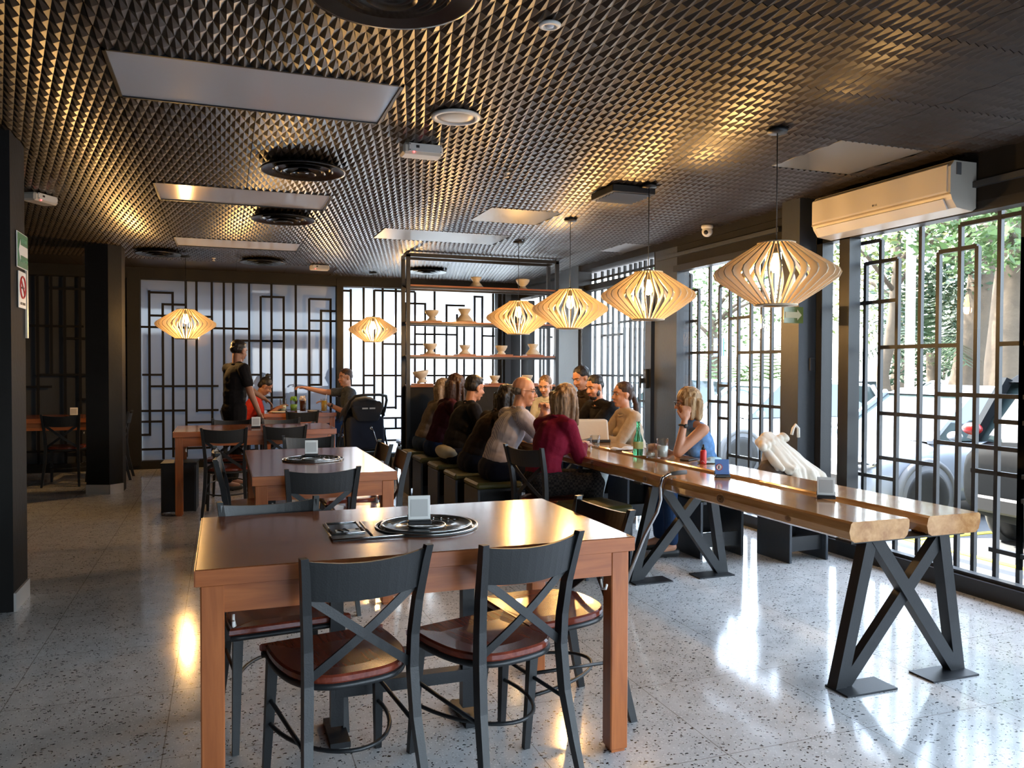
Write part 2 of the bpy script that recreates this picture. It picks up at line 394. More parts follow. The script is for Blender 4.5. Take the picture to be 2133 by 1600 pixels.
for n_, (j, lab) in enumerate(((2, 'long pale ceiling light panel nearest the camera, switched off'), (6, 'second pale ceiling light panel, mirroring the left pendant lamp'), (10, 'farthest pale ceiling light panel, above the standing waiter'))):
    t = thing('ceiling_light', lab, 'ceiling light', (X0+0*T, Y0+(j+.5)*T, CE), group='off ceiling light panels')
    m = MB(); m.box((0, 0, .002), (2*T-.03, T-.03, .008)); m.obj('diffuser', MT['diff'], t)
    m = MB()
    for sx in (-1, 1): m.box((sx*(T-.009), 0, 0), (.014, T-.004, .018))
    for sy in (-1, 1): m.box((0, sy*(T/2-.009), 0), (2*T-.004, .014, .018))
    m.obj('frame', MT['black'], t)
for (k0, k1, j, lab) in ((2, 4, 8, 'flat grey ceiling panel above the bowl shelf side of the long table'), (3, 4, 6, 'square flat grey ceiling panel between the pendant cords'), (5, 6, 2, 'flat dark ceiling panel beside the air conditioner'), (6, 7, 8, 'flat dark ceiling panel by the window header, beyond the dome camera')):
    m = MB(); x0, x1 = X0+k0*T+.004, X0+k1*T-.004
    if k0 == 6: x1 = 4.13
    m.box((0, 0, 0), (x1-x0, T-.008, .008), bev=.002)
    o = m.obj('ceiling_panel', MT['flat']); o.location = ((x0+x1)/2, Y0+(j+.5)*T, CE-.001); tag(o, lab, 'ceiling panel', 'flat ceiling panels')

w = MB(); w.box((-4.05, 4.1, 1.3), (.1, 14.6, 2.62)); struct(w.obj('wall_left', MT['wall']))
# back wall: header, sill and posts
w = MB(); w.box((.1, 11.36, 2.535), (8.3, .24, .16)); w.box((.1, 11.38, .05), (8.3, .2, .1)); struct(w.obj('wall_back', MT['wall']))
w = MB()
for x0, x1 in ((-1.15, -1.0), (1.48, 1.57), (-2.42, -2.34), (-4.0, -3.92)): w.box(((x0+x1)/2, 11.31, 1.3), (x1-x0, .16, 2.5))
w.box((4.02, 11.33, 1.3), (.36, .16, 2.5)); struct(w.obj('trim_1', MT['wall']))
w = MB(); w.box((3.99, 11.235, 1.25), (.09, .03, 2.35)); w.box((3.9, 11.235, 1.25), (.02, .03, 2.35)); struct(w.obj('trim_2', MT['navy']))

B1 = ([(-2.17, .1, 2.46), (-2.02, 1.22, 2.46), (-1.87, .1, 2.46), (-1.7, .1, 2.46), (-1.55, .1, 2.14), (-1.4, .1, 2.46), (-1.25, .1, 2.3), (-2.6, .1, 2.46), (-2.8, .4, 2.3), (-3.0, .1, 2.46), (-3.3, .1, 2.1), (-3.6, .1, 2.46)],
      [(2.3, -2.04, -1.57), (1.83, -2.34, -1.66), (1.68, -1.87, -1.57), (1.22, -2.17, -1.4), (1.07, -2.34, -2.02), (.91, -1.7, -1.55), (1.85, -1.4, -1.15), (1.22, -1.4, -1.15), (.92, -1.4, -1.15), (.61, -2.0, -1.15), (.45, -1.4, -1.15), (.26, -2.3, -1.15), (1.5, -3.3, -2.4), (.8, -3.9, -2.4), (2.0, -3.0, -2.6)])
B2 = ([(-.9, .44, 2.3), (-.74, .13, 2.14), (-.62, .15, 2.29), (-.46, .15, 2.44), (-.33, .74, 2.44), (-.14, .14, 2.45), (.01, .13, 2.46), (.13, .13, 2.46), (.33, .12, 2.47), (.48, .11, 2.27), (.62, .11, 2.47), (.78, .1, 2.28), (.94, .1, 2.48), (1.12, .09, 2.26), (1.28, 1.08, 2.11), (1.41, .08, 2.27)],
      [(2.29, -.9, -.62), (2.14, -.73, -.45), (1.99, -.9, -.14), (1.84, -1, .33), (1.68, .13, .78), (1.22, -.99, -.74), (1.07, -.9, -.06), (.75, -1, -.46), (.75, -.34, -.06), (.61, -1, -.74), (.59, -.46, -.08), (.44, -1, -.91), (.25, -1.01, -.16), (1.22, .33, .48), (2.28, .49, .78), (2.27, 1.12, 1.41), (2.11, 1.28, 1.48), (1.97, 1.12, 1.49), (1.83, .62, 1.28), (1.68, .48, .78), (1.22, .78, 1.28), (1.08, 1.12, 1.28), (.91, .48, .78), (.73, .78, 1.12), (.51, .33, .62), (.31, .13, .94)])
B3 = ([(1.69, 1.08, 2.41), (1.87, .07, 2.45), (2.02, .29, 2.41), (2.14, .6, 2.46), (2.33, .74, 2.46), (2.33, .45, .6), (2.17, .28, .45), (2.48, .19, 2.25), (2.61, .18, 2.4), (2.76, .18, 2.25), (2.9, .17, 2.43), (3.08, .17, 2.24), (3.24, .16, 2.1), (3.35, .16, 1.98), (3.51, .15, 2.38), (3.63, .15, 2.38), (3.8, .14, 2.45)],
      [(2.4, 1.57, 1.69), (1.98, 1.57, 1.85), (2.42, 2.02, 2.61), (1.81, 2.14, 2.33), (1.66, 2.14, 2.48), (1.21, 1.87, 2.48), (1.07, 1.68, 2.02), (.91, 2.33, 2.48), (.75, 2.02, 2.33), (.6, 2.14, 2.48), (.45, 2.02, 2.48), (.28, 2.02, 2.51), (2.25, 2.48, 2.76), (2.24, 3.08, 3.36), (2.38, 3.51, 3.63), (1.97, 3.08, 3.8), (1.81, 2.61, 3.23), (1.66, 2.48, 2.76), (1.21, 2.61, 3.51), (1.8, 3.63, 3.82), (.8, 2.76, 3.23), (.58, 3.24, 3.63)])
def back_window(n, x0, x1, bars, pane):
    t = thing('window_%d' % n, kind='structure')
    m = MB()
    for x, a, b_ in bars[0]: m.box((x, 11.36, (a+b_)/2), (.029, .022, b_-a+.029))
    for z, a, b_ in bars[1]: m.box(((a+b_)/2, 11.36, z), (abs(b_-a), .020, .028))
    m.obj('grille', MT['ink2'], t)
    m = MB(); m.box(((x0+x1)/2, 11.43, 1.28), (x1-x0, .012, 2.4)); m.obj('pane', pane, t)
back_window(1, -4.0, -1.1, B1, MT['darkpan'])
back_window(2, -1.05, 1.5, B2, MT['frost2'])
back_window(3, 1.55, 3.9, B3, MT['frost'])

# right window wall
w = MB()
w.box((4.26, 1.0, 2.46), (.22, 7.8, .31)); w.box((4.26, 8.25, 2.57), (.22, 6.3, .10)); w.box((4.27, 6.1, 2.44), (.2, 2.3, .22)); w.box((4.27, 8.2, 2.31), (.14, 2.2, .07)); w.box((4.27, 10.4, 2.43), (.18, 2.0, .14))
w.box((4.3, 4.1, -.3), (.3, 14.8, .5)); struct(w.obj('wall_right', MT['wall']))
w = MB(); w.box((4.19, .9, .05), (.12, 7.8, .10)); w.box((4.19, .9, .11), (.06, 7.8, .02)); w.box((4.19, 8.1, .05), (.1, 6.2, .10)); struct(w.obj('trim_3', MT['black']))
w = MB(); w.box((4.125, 1.0, 2.405), (.03, 7.7, .035)); w.box((4.145, 6.2, 2.43), (.03, 1.9, .035)); struct(w.obj('trim_4', MT['navy']))
w = MB(); w.box((4.15, 4.94, 1.3), (.3, .2, 2.6)); w.box((4.24, 7.02, 1.3), (.14, .42, 2.6)); w.box((4.22, 9.4, 1.3), (.18, .75, 2.6)); struct(w.obj('wall_right', MT['navy']))
w = MB()
for y, wd in ((4.55, .10), (4.80, .06), (5.13, .16), (7.33, .12), (8.98, .06), (9.82, .06), (10.95, .3), (1.6, .1), (-1.2, .1), (-3.0, .2)): w.box((4.2, y, 1.15), (.10, wd, 2.3))
w.box((4.2, 1.0, 2.28), (.1, 7.8, .06)); w.box((4.2, 6.0, 2.30), (.1, 1.7, .06)); struct(w.obj('trim_5', MT['black']))
G1v = [(4.70, 0, 2.09), (4.53, 0, 2.09), (4.39, 0, 2.23), (4.24, 0, 2.08), (4.05, 0, 2.32), (3.91, 0, 2.08), (3.75, 0, 2.23), (3.63, 0, 2.08), (3.48, 0, 2.32), (3.33, .23, 2.32)]
G1h = [(2.23, 4.6, 4.39), (2.08, 4.53, 4.24), (1.8, 4.7, 4.24), (1.48, 4.39, 3.75), (2.08, 3.91, 3.63), (2.23, 3.75, 3.33), (1.17, 3.91, 3.2), (1.02, 4.39, 3.75), (.86, 3.91, 3.33), (.71, 4.39, 3.91), (.57, 4.7, 4.24), (.71, 3.65, 3.2), (.25, 3.52, 3.05), (.07, 4.3, 4.05), (1.02, 3.5, 3.2), (1.48, 3.48, 3.1)]
G2v = [(6.93, 0, 2.09), (6.81, 0, 2.25), (6.67, 0, 2.09), (6.48, 0, 2.36), (6.32, 0, 2.09), (6.16, 0, 2.36), (6.03, 0, 2.09), (5.85, 0, 2.0), (5.70, 0, 2.36), (5.57, 0, 2.36), (5.42, 0, 2.36)]
G2h = [(2.25, 6.97, 6.81), (2.09, 6.93, 6.67), (1.79, 7.0, 6.67), (1.48, 6.81, 6.32), (2.09, 6.32, 6.16), (1.78, 6.16, 5.85), (1.47, 6.03, 5.3), (1.17, 6.32, 6.16), (1.02, 6.48, 6.16), (1.01, 6.03, 5.3), (.87, 6.32, 6.16), (.54, 6.16, 5.57), (.4, 7.0, 6.3)]
G3v = [(y, 0, 2.5) for y in (9.1, 8.96, 8.77, 8.61, 8.48, 8.33, 8.19, 8.05, 7.94, 7.83, 7.72, 7.58, 7.45)]
G3h = [(1.86, 9.1, 8.48), (1.72, 8.77, 8.19), (1.86, 8.33, 7.45), (1.24, 8.96, 8.19), (1.25, 8.05, 7.45), (.97, 7.83, 7.45), (.5, 9.1, 8.2), (.35, 8.3, 7.5), (2.42, 9.1, 7.45)]
G4v = [(y, 0, 2.4) for y in (9.95, 10.09, 10.22, 10.36, 10.5, 10.64, 10.78)]
G4h = [(1.98, 10.09, 10.5), (1.5, 9.9, 10.36), (1.1, 10.2, 10.8), (2.25, 10.36, 10.64)]
G5v = []; G5h = []  # bars repeated past the view to block light and show in floor reflections
for k in (1, 2, 3, 4): G5v += [(y-1.37*k, a, b_) for y, a, b_ in G1v]; G5h += [(z, a-1.37*k, b_-1.37*k) for z, a, b_ in G1h]
def side_window(n, y0, y1, gv, gh, top, name='window'):
    t = thing('%s_%d' % (name, n), kind='structure')
    m = MB()
    for y, a, b_ in gv: m.box((4.33, y, (a+b_)/2-.03), (.026, .026, b_-a+.06))
    for z, a, b_ in gh: m.box((4.33, (a+b_)/2, z), (.024, abs(a-b_), .026))
    m.obj('grille', MT['black'], t)
    m = MB(); m.quad((4.21, y0, .08), (4.21, y1, .08), (4.21, y1, top), (4.21, y0, top)); m.obj('pane', MT['glass'], t)
side_window(4, 1.65, 4.78, G1v, G1h, 2.27)
side_window(5, 5.2, 6.82, G2v, G2h, 2.3)
side_window(6, 9.0, 7.4, G3v, G3h, 2.28, 'door')
side_window(7, 9.85, 10.85, G4v, G4h, 2.38)
side_window(8, -2.95, 1.58, G5v, G5h, 2.27)
m = MB(); m.box((4.14, 7.34, 1.22), (.05, .07, .2), bev=.008); m.box((4.10, 7.36, 1.2), (.05, .02, .05)); m.cap((4.08, 7.36, 1.24), (4.08, 7.36, 1.13), .01, .01)
tag(m.obj('door_lock', MT['black']), 'black lock box with lever on the dark door post of the glass door', 'lock')
# glazed front behind the camera
w = MB(); w.box((-2.6, -3.2, 1.3), (2.9, .2, 2.6)); w.box((1.5, -3.2, 2.25), (5.6, .2, .7)); w.box((1.5, -3.2, .25), (5.6, .2, .5))
for x in (.8, 2.6, 4.25): w.box((x, -3.2, 1.2), (.1, .12, 2.4))
w.box((-.3, -3.2, 1.3), (2.0, .2, 2.6))  # solid stretch added to narrow the opening and cut light from behind
struct(w.obj('wall_front', MT['wall']))
# two free-standing columns with a tiled foot
def column(name, poly, tilepts, label):
    t = thing(name, kind='structure')
    m = MB(); m.prism(poly, 0, 2.6); m.obj('shaft', MT['wall'], t)
    m = MB()
    for a, b_ in tilepts:
        a = V(a+(0,)); b_ = V(b_+(0,)); d = (b_-a).normalized(); n = V((d.y, -d.x, 0))
        q = [a, b_, b_+n*.012, a+n*.012]; m.prism([(v.x, v.y) for v in q], 0, .10)
    m.obj('tile_foot', MT['tile'], t); return t
column('trim_6', [(-1.6, 4.95), (-1.07, 4.95), (-1.07, 5.28), (-1.6, 5.28)], [((-1.07, 4.95), (-1.07, 5.28))], '')
column('trim_7', [(-1.34, 9.27), (-1.115, 9.19), (-1.0, 9.30), (-1.0, 9.6), (-1.34, 9.6)], [((-1.34, 9.27), (-1.115, 9.19)), ((-1.115, 9.19), (-1.0, 9.30))], '')

# ------------------------------------------------------------------ things on the ceiling
def vent(loc, r, lab, group='round ceiling vents'):
    t = thing('air_diffuser', lab, 'ceiling vent', loc, group=group)
    m = MB(); m.lathe([(r*.60, .0), (r*.82, -.004), (r*.97, -.022), (r, -.03), (r*.99, -.036), (r*.95, -.034), (r*.80, -.018), (r*.60, -.010)], n=48); m.obj('outer_ring', MT['vent'], t)
    for a, b_, z in ((.56, .70, -.022), (.36, .52, -.034), (.10, .30, -.044)):
        m = MB(); m.lathe([(r*a, z+.026), (r*(a+b_)/2, z+.010), (r*b_, z-.006), (r*b_, z-.010), (r*(a+b_)/2, z+.004), (r*a, z+.020)], n=40); m.obj('cone_ring', MT['vent'], t)
    m = MB(); m.lathe([(0, -.045), (r*.12, -.044), (r*.14, -.036), (r*.10, .0), (0, .0)], n=24); m.obj('hub', MT['vent'], t)
vent((.52, 2.61, CE-.008), .285, 'large round black air diffuser at the top edge of the picture')
vent((.475, 5.17, CE-.008), .26, 'round black air diffuser between the first two ceiling light panels')
vent((.475, 6.93, CE-.008), .26, 'round black air diffuser just beyond the second ceiling light panel')
vent((.44, 9.86, CE-.008), .26, 'round black air diffuser just beyond the farthest ceiling light panel')
vent((-.66, 9.52, CE-.008), .24, 'round black air diffuser right of the square black column')
vent((2.46, 10.05, CE-.008), .26, 'round black air diffuser seen through the top of the bowl shelf')
t = thing('ceiling_speaker', 'round white flush speaker in the dark ceiling', 'speaker', (1.095, 3.87, CE-.012))
m = MB(); m.lathe([(.095, -.004), (.10, -.012), (.120, -.010), (.125, .0), (.095, .0)], n=40); m.obj('rim', MT['white'], t)
m = MB(); m.lathe([(0, -.010), (.06, -.009), (.095, -.004), (.095, .004), (0, .004)], n=40); m.obj('speaker_grille', MT['cream'], t)
t = thing('downlight', 'tiny white recessed spotlight near the top of the picture', 'light', (1.124, 2.72, CE-.012))
m = MB(); m.lathe([(.022, -.002), (.026, -.010), (.040, -.006), (.042, .0), (.022, .0)], n=32); m.obj('rim', MT['white'], t)
m = MB(); m.lathe([(0, -.012), (.014, -.010), (.020, .0), (0, .0)], n=20); m.obj('lens', MT['diff'], t)
def emergency(loc, rz, lab, detail=True):
    t = thing('emergency_light', lab, 'emergency light', loc, rz, 'emergency light boxes')
    m = MB(); m.box((0, 0, -.03), (.23, .12, .06), bev=.012); m.obj('housing', MT['cream'], t)
    m = MB(); m.box((.01, -.062, -.024), (.19, .006, .046), bev=.002); m.obj('front_plate', MT['white'], t)
    m = MB(); m.box((-.035, -.066, -.020), (.018, .004, .014))
    for sx in (-1, 1):
        for sz in (-1, 1): m.ell((.01+sx*.088, -.066, -.024+sz*.016), (.003, .002, .003), nu=8, nv=5)
    m.obj('switch', MT['ink'], t)
    m = MB(); m.ell((-.055, -.062, -.05), (.005, .004, .005), nu=8, nv=6); m.obj('indicator', MT['led'], t)
emergency((1.06, 4.46, CE-.012), 0, 'white emergency light box with a red lamp, beyond the round speaker')
emergency((1.12, 10.1, CE-.012), 0, 'small white emergency light box near the back wall')
emergency((-1.26, 6.70, CE-.012), R(60), 'small emergency light box low on the left of the ceiling')
for loc, lab in (((1.72, 4.88, CE-.01), 'small ceiling sprinkler beyond the emergency box'), ((-.1, 9.9, CE-.01), 'small ceiling sprinkler near the back left')):
    m = MB(); m.lathe([(0, -.03), (.016, -.028), (.018, -.024), (.006, -.02), (.006, -.008), (.022, -.004), (.022, .004), (0, .004)], n=16)
    o = m.obj('sprinkler', MT['cream']); o.location = loc; tag(o, lab, 'sprinkler', 'ceiling sprinklers')
t = thing('vent_box', 'black square drop vent box beside the pendant cord', 'ceiling vent', (2.66, 5.07, CE))
m = MB(); m.box((0, 0, -.035), (.33, .34, .05), bev=.004); m.obj('housing', MT['black'], t)
m = MB()
for k in range(6): m.box((0, -.13+k*.052, -.064), (.29, .012, .014), m=Matrix.Rotation(.5, 4, 'X'))
m.obj('louvres', MT['flat'], t)
t = thing('dome_camera', 'small white dome camera under the dark header', 'security camera', (4.0, 6.04, CE-.01))
m = MB(); m.lathe([(0, 0), (.05, 0), (.052, -.02), (.045, -.03), (0, -.03)], n=24); m.obj('mount', MT['white'], t)
m = MB(); m.ell((0, 0, -.055), (.048, .048, .046)); m.obj('housing', MT['white'], t)
m = MB(); m.ell((-.030, -.026, -.066), (.020, .020, .020)); m.obj('lens', MT['ink'], t)

# ------------------------------------------------------------------ pendant lamps
def slat_mesh():
    m = MB(); t_ = .004
    po = [(.062, .158), (.098, .158), (.210, .088), (.313, .022), (.323, .0), (.313, -.022), (.215, -.092), (.108, -.160), (.076, -.160), (.168, -.092), (.255, -.026), (.268, .0), (.255, .026), (.168, .086)]
    n = len(po)
    vs = [V((x, -t_, z)) for x, z in po]+[V((x, t_, z)) for x, z in po]
    qs = [(i, (i+1) % n, n+(i+1) % n, n+i) for i in range(n)]
    h = n//2
    for i in range(h-1):
        a, b_, c_, d_ = i, i+1, n-2-i, n-1-i
        if b_ >= c_: break
        qs += [(a, b_, c_, d_), (n+a, n+b_, n+c_, n+d_)]
    m._add(vs, qs)
    me = bpy.data.meshes.new('slat'); bmesh.ops.recalc_face_normals(m.b, faces=m.b.faces); m.b.to_mesh(me); m.b.free()
    me.materials.append(MT['lampw']); return me
SLAT = slat_mesh()
def pendant(loc, lab, power=26, zc=1.825, mat_tag=None):
    t = thing('pendant_lamp', lab, 'pendant lamp', loc, group='slatted wooden pendant lamps')
    for k in range(32):
        o = bpy.data.objects.new('slat', SLAT); C.objects.link(o); o.parent = t; o.rotation_euler = (0, 0, 2*pi*k/32)
    m = MB(); m.lathe([(0, .158), (.045, .158), (.098, .158), (.098, .166), (0, .166)], n=32); m.obj('top_disc', MT['lampw'], t)
    m = MB(); m.lathe([(.065, -.166), (.112, -.166), (.112, -.158), (.065, -.158)], n=32)
    m.lathe([(.065, -.166), (.065, -.158)], n=32); m.obj('bottom_ring', MT['lampw'], t)
    m = MB(); m.lathe([(0, .185), (.012, .183), (.014, .166), (.020, .150), (.020, .110), (0, .108)], n=16); m.obj('socket', MT['black'], t)
    m = MB(); m.lathe([(0, .006), (.018, .010), (.029, .030), (.031, .050), (.022, .080), (.014, .100), (.012, .112), (0, .112)], n=20); m.obj('bulb', MT['bulb'], t)
    m = MB(); m.tube([(0, 0, .18), (0, 0, CE-zc-.02)], .0028, 6); m.obj('cord', MT['black'], t)
    m = MB(); m.lathe([(0, CE-zc-.032), (.05, CE-zc-.030), (.055, CE-zc-.012), (0, CE-zc-.012)], n=24); m.obj('canopy', MT['black'], t)
    l = bpy.data.lights.new('bulb_light', 'POINT'); l.energy = power*1.35; l.color = (1, .55, .18); l.shadow_soft_size = .035
    o = bpy.data.objects.new('bulb_light', l); C.objects.link(o); o.parent = t; o.location = (0, 0, -.015)
    return t
pendant((2.735, 3.49, 1.825), 'slatted pendant lamp nearest the camera, pale beside the air conditioner', 6)
pendant((2.745, 4.85, 1.825), 'glowing slatted pendant lamp, second from the camera in the row')
pendant((2.755, 6.19, 1.825), 'glowing slatted pendant lamp, third from the camera in the row')
pendant((2.765, 7.47, 1.825), 'glowing slatted pendant lamp, fourth in the row, in front of the bowl shelf')
pendant((1.87, 10.6, 1.825), 'small glowing pendant lamp above the stroller')
pendant((-.39, 9.6, 1.80), 'glowing slatted pendant lamp alone on the left before the grey panels', 34)

# ------------------------------------------------------------------ air conditioner and signs
t = thing('air_conditioner', 'white wall air conditioner over the right window', 'air conditioner', (4.09, 4.04, 2.40))
prof = [(.05, .135), (.05, -.13), (.02, -.15), (-.10, -.135), (-.135, -.09), (-.15, -.05), (-.15, .10), (-.12, .135)]
def side_prism(m, prof, y0, y1):
    n = len(prof); vs = [V((x, y0, z)) for x, z in prof]+[V((x, y1, z)) for x, z in prof]
    m._add(vs, [tuple(range(n)), tuple(range(2*n-1, n-1, -1))]+[(i, (i+1) % n, n+(i+1) % n, n+i) for i in range(n)])
m = MB(); side_prism(m, prof, -.55, .60); m.obj('housing', MT['cream'], t)
m = MB(); side_prism(m, [(-.150, .115), (-.157, .108), (-.157, -.040), (-.150, -.048)], -.53, .59); m.obj('front_panel', MT['cream'], t)
m = MB(); side_prism(m, [(-.150, -.052), (-.154, -.056), (-.152, -.062), (-.147, -.062)], -.55, .60); m.obj('seam_strip', pbr('tan_seam', (.38, .31, .22), .5), t)
m = MB(); side_prism(m, [(-.146, -.078), (-.152, -.083), (-.118, -.140), (-.108, -.138)], -.50, .56); m.obj('air_flap', MT['white'], t)
m = MB(); m.box((-.09, -.553, .09), (.035, .004, .07)); m.obj('label', MT['rubber'], t)
m = MB(); m.lathe([(0, 0), (.007, 0), (.007, .001), (0, .001)], n=16, axis=Matrix.Rotation(-pi/2, 3, 'Y')); o = m.obj('emblem', MT['rubber'], t); o.location = (-.158, .025, -.022)
text_obj('lettering', 'LG', .018, MT['rubber'], (-.158, .002, -.022), (pi/2, 0, -pi/2), t)
def flat_sign(name, lab, cat, loc, rz, w_, h_, back, border=None):
    t = thing(name, lab, cat, loc, rz)
    m = MB(); m.box((0, 0, 0), (w_, .006, h_), bev=.002); m.obj('plate', border or back, t)
    if border: m = MB(); m.box((0, -.0035, 0), (w_-.012, .003, h_-.012)); m.obj('face', back, t)
    return t
# sign face points to local -Y; on the column's +X side turn it by +90 degrees
t = flat_sign('exit_sign', 'green sign with white left arrow on the near left column', 'sign', (-1.064, 5.185, 1.975), R(90), .25, .20, MT['green'], MT['paper'])
m = MB(); m.xf = Matrix.Rotation(pi/2, 4, 'X'); m.prism([(-.105, 0), (-.065, .062), (-.065, .028), (.105, .028), (.105, -.028), (-.065, -.028), (-.065, -.062)], .005, .007); m.obj('arrow', MT['paper'], t)
text_obj('lettering', 'RUTA DE', .030, pbr('pale_green', (.25, .5, .3), .5), (.03, -.006, .055), (pi/2, 0, 0), t)
text_obj('lettering', 'EVACUACION', .026, pbr('pale_green', (.25, .5, .3), .5), (.03, -.006, -.055), (pi/2, 0, 0), t)
t = flat_sign('no_smoking_sign', 'small white no smoking sign under the green arrow sign', 'sign', (-1.064, 5.175, 1.756), R(90), .17, .205, MT['paper'])
m = MB(); m.tube([(.06*cos(a), -.005, .015+.06*sin(a)) for a in [2*pi*k/28 for k in range(28)]], .005, 6, closed=True); m.beam((-.042, -.005, .057), (.042, -.005, -.027), .008, .003); m.obj('ring', MT['red'], t)
m = MB(); m.box((0, -.005, .012), (.06, .003, .010)); m.obj('cigarette', MT['ink'], t)
text_obj('lettering', 'NO FUMAR', .022, MT['ink'], (0, -.005, -.078), (pi/2, 0, 0), t)
m = MB(); m.box((0, 0, 0), (.012, .03, .42)); o = m.obj('wall_strip', MT['cream']); o.location = (-1.066, 5.297, 1.70); tag(o, 'narrow pale strip fixed to the far edge of the near left column', 'fixture')
m = MB(); m.box((0, 0, 0), (.05, .05, .10), bev=.015); o = m.obj('motion_sensor', MT['white']); o.location = (-1.20, 11.21, 2.25); tag(o, 'small white sensor on the back wall beside the far column', 'sensor')
t = flat_sign('arrow_sign', 'small hanging exit arrow sign beside the slate pillar', 'sign', (3.91, 4.79, 1.72), 0, .175, .12, pbr('olive_sign', (.10, .13, .03), .15), None)
m = MB(); m.xf = Matrix.Rotation(pi/2, 4, 'X'); m.prism([(-.075, .022), (.03, .022), (.03, .040), (.07, 0), (.03, -.040), (.03, -.022), (-.075, -.022)], .004, .006); m.obj('arrow', pbr('sign_tan', (.45, .38, .2), .4), t)
m = MB(); m.box((0, 0, 0), (.05, .012, .10), bev=.004); o = m.obj('light_switch', MT['navy']); o.location = (4.12, 4.833, 1.36); tag(o, 'dark light switch plate on the slate pillar', 'switch')
m = MB(); m.tube([(0, .02*cos(k*1.2), 2.2-k*.02) for k in range(88)], .004, 5); o = m.obj('bead_chain', MT['steel']); o.location = (4.10, 5.14, 0); tag(o, 'thin metal blind chain hanging beside the slate pillar', 'chain')

# ------------------------------------------------------------------ wooden grill tables
def wood_table(lab, x0, x1, y0, y1, cook='round', seed=0):
    cx, cyy = (x0+x1)/2, (y0+y1)/2; w_, d_ = x1-x0, y1-y0
    t = thing('grill_table' if cook else 'wooden_table', lab, 'table', (cx, cyy, 0), group='orange wooden grill tables')
    m = MB(); m.box((0, 0, .725), (w_, d_, .05), bev=.004); m.obj('tabletop', MT['wtop'], t)
    a = MB()
    for sy in (-1, 1): a.box((0, sy*(d_/2-.03), .66), (w_-.04, .024, .085))
    for sx in (-1, 1): a.box((sx*(w_/2-.03), 0, .66), (.024, d_-.08, .085))
    a.obj('apron', MT['wapron'], t)
    m = MB(); m.box((0, -d_/2+.001, .725), (w_-.004, .004, .046)); m.box((-w_/2+.001, 0, .725), (.004, d_-.004, .046)); m.box((w_/2-.001, 0, .725), (.004, d_-.004, .046)); m.obj('edge_band', MT['wapron'], t)
    for sx in (-1, 1):
        for sy in (-1, 1):
            m = MB(); m.box((sx*(w_/2-.048), sy*(d_/2-.048), .355), (.066, .066, .69), bev=.004); m.box((sx*(w_/2-.048), sy*(d_/2-.048), .006), (.05, .05, .012)); m.obj('leg', MT['wleg'], t)
    if cook:
        g = thing('grill_insert'); g.parent = t; g.location = (0, 0, .751)
        gx = .07 if cook == 'tray' else 0; rr = .185
        m = MB(); m.lathe([(0, .002), (.055, .002), (.060, .0055), (.070, .0055), (.075, .002), (.125, .0025), (.150, .003), (.158, .010), (.166, .010), (.170, .003), (.176, .003), (.182, .007), (.188, .002), (.188, -.001), (0, -.001)], c=(gx, -.02, 0), n=64); g0 = m.obj('griddle_plate', MT['dsteel'], t); g0.location = (0, 0, .751)
        m = MB()
        for R_, z in ((.185, .006), (.163, .011), (.068, .006)): m.tube([(gx+R_*cos(q), -.02+R_*sin(q), z) for q in [2*pi*k/64 for k in range(64)]], .0032, 6, closed=True)
        g1 = m.obj('rim', MT['steel'], t); g1.location = (0, 0, .751)
        m = MB()
        for k in range(5):
            q = .5+k*.22; m.ell((gx+.14*cos(q), -.02+.14*sin(q), .005), (.006, .006, .003), nu=8, nv=5)
        g1 = m.obj('screws', MT['steel'], t); g1.location = (0, 0, .751)
        if cook == 'tray':
            m = MB(); m.box((-.165, -.02, .001), (.24, .30, .004), bev=.002); g2 = m.obj('side_plate', MT['dsteel'], t); g2.location = (0, 0, .751)
            m = MB(); lx0, lx1, ly0, ly1 = -.275, -.165, -.075, .12
            for a_, b_ in (((lx0, ly0), (lx1, ly0)), ((lx1, ly0), (lx1, ly1)), ((lx1, ly1), (lx0, ly1)), ((lx0, ly1), (lx0, ly0)), ((-.285, -.168), (-.05, -.168)), ((-.285, -.168), (-.285, -.06)), ((-.150, -.165), (-.150, .12))): m.tube([(*a_, .005), (*b_, .005)], .003, 6)
            g3 = m.obj('tray_rim', MT['steel'], t); g3.location = (0, 0, .751)
            m = MB(); m.box((-.215, -.03, .0045), (.085, .040, .002)); g4 = m.obj('control_window', MT['paper'], t); g4.location = (0, 0, .751)
            m = MB(); m.tube([(-.235, -.055, .006), (-.25, -.03, .008), (-.225, -.012, .008), (-.215, -.05, .006)], .003, 6); m.lathe([(0, .008), (.008, .008), (.009, .003), (0, .003)], c=(-.18, -.02, 0), n=12); g5 = m.obj('control_knob', MT['ink'], t); g5.location = (0, 0, .751)
        bpy.data.objects.remove(g)
        m = MB()
        for sx in (-1, 1): m.box((sx*.245, .05, .34), (.045, .045, .60))
        m.box((0, .05, .62), (.60, .30, .05)); m.box((0, .05, .27), (.5, .04, .035)); m.box((0, .05, .165), (.5, .05, .045)); m.box((-.245, .05, .01), (.07, .22, .02)); m.box((.245, .05, .01), (.07, .22, .02))
        m.obj('burner_stand', MT['black'], t)
    for sx in (-1, 1):
        m = MB(); x = sx*(w_/2-.105)
        m.tube([(x, -d_/2+.05, .60), (x, -d_/2+.045, .585), (x+sx*-.004, -d_/2+.03, .572), (x, -d_/2+.012, .576), (x, -d_/2+.004, .592)], .0045, 8)
        m.obj('bag_hook', MT['paper'], t)
    return t
wood_table('nearest orange wooden table with steel grill and side tray', -.08, 1.33, 2.43, 3.28, 'tray')
wood_table('second wooden grill table, lengthwise, with grey window glare on top', .14, .91, 4.40, 5.84, 'round')
wood_table('third wooden table, crosswise, in front of the standing waiter', -.42, 1.0, 7.62, 8.45, None)
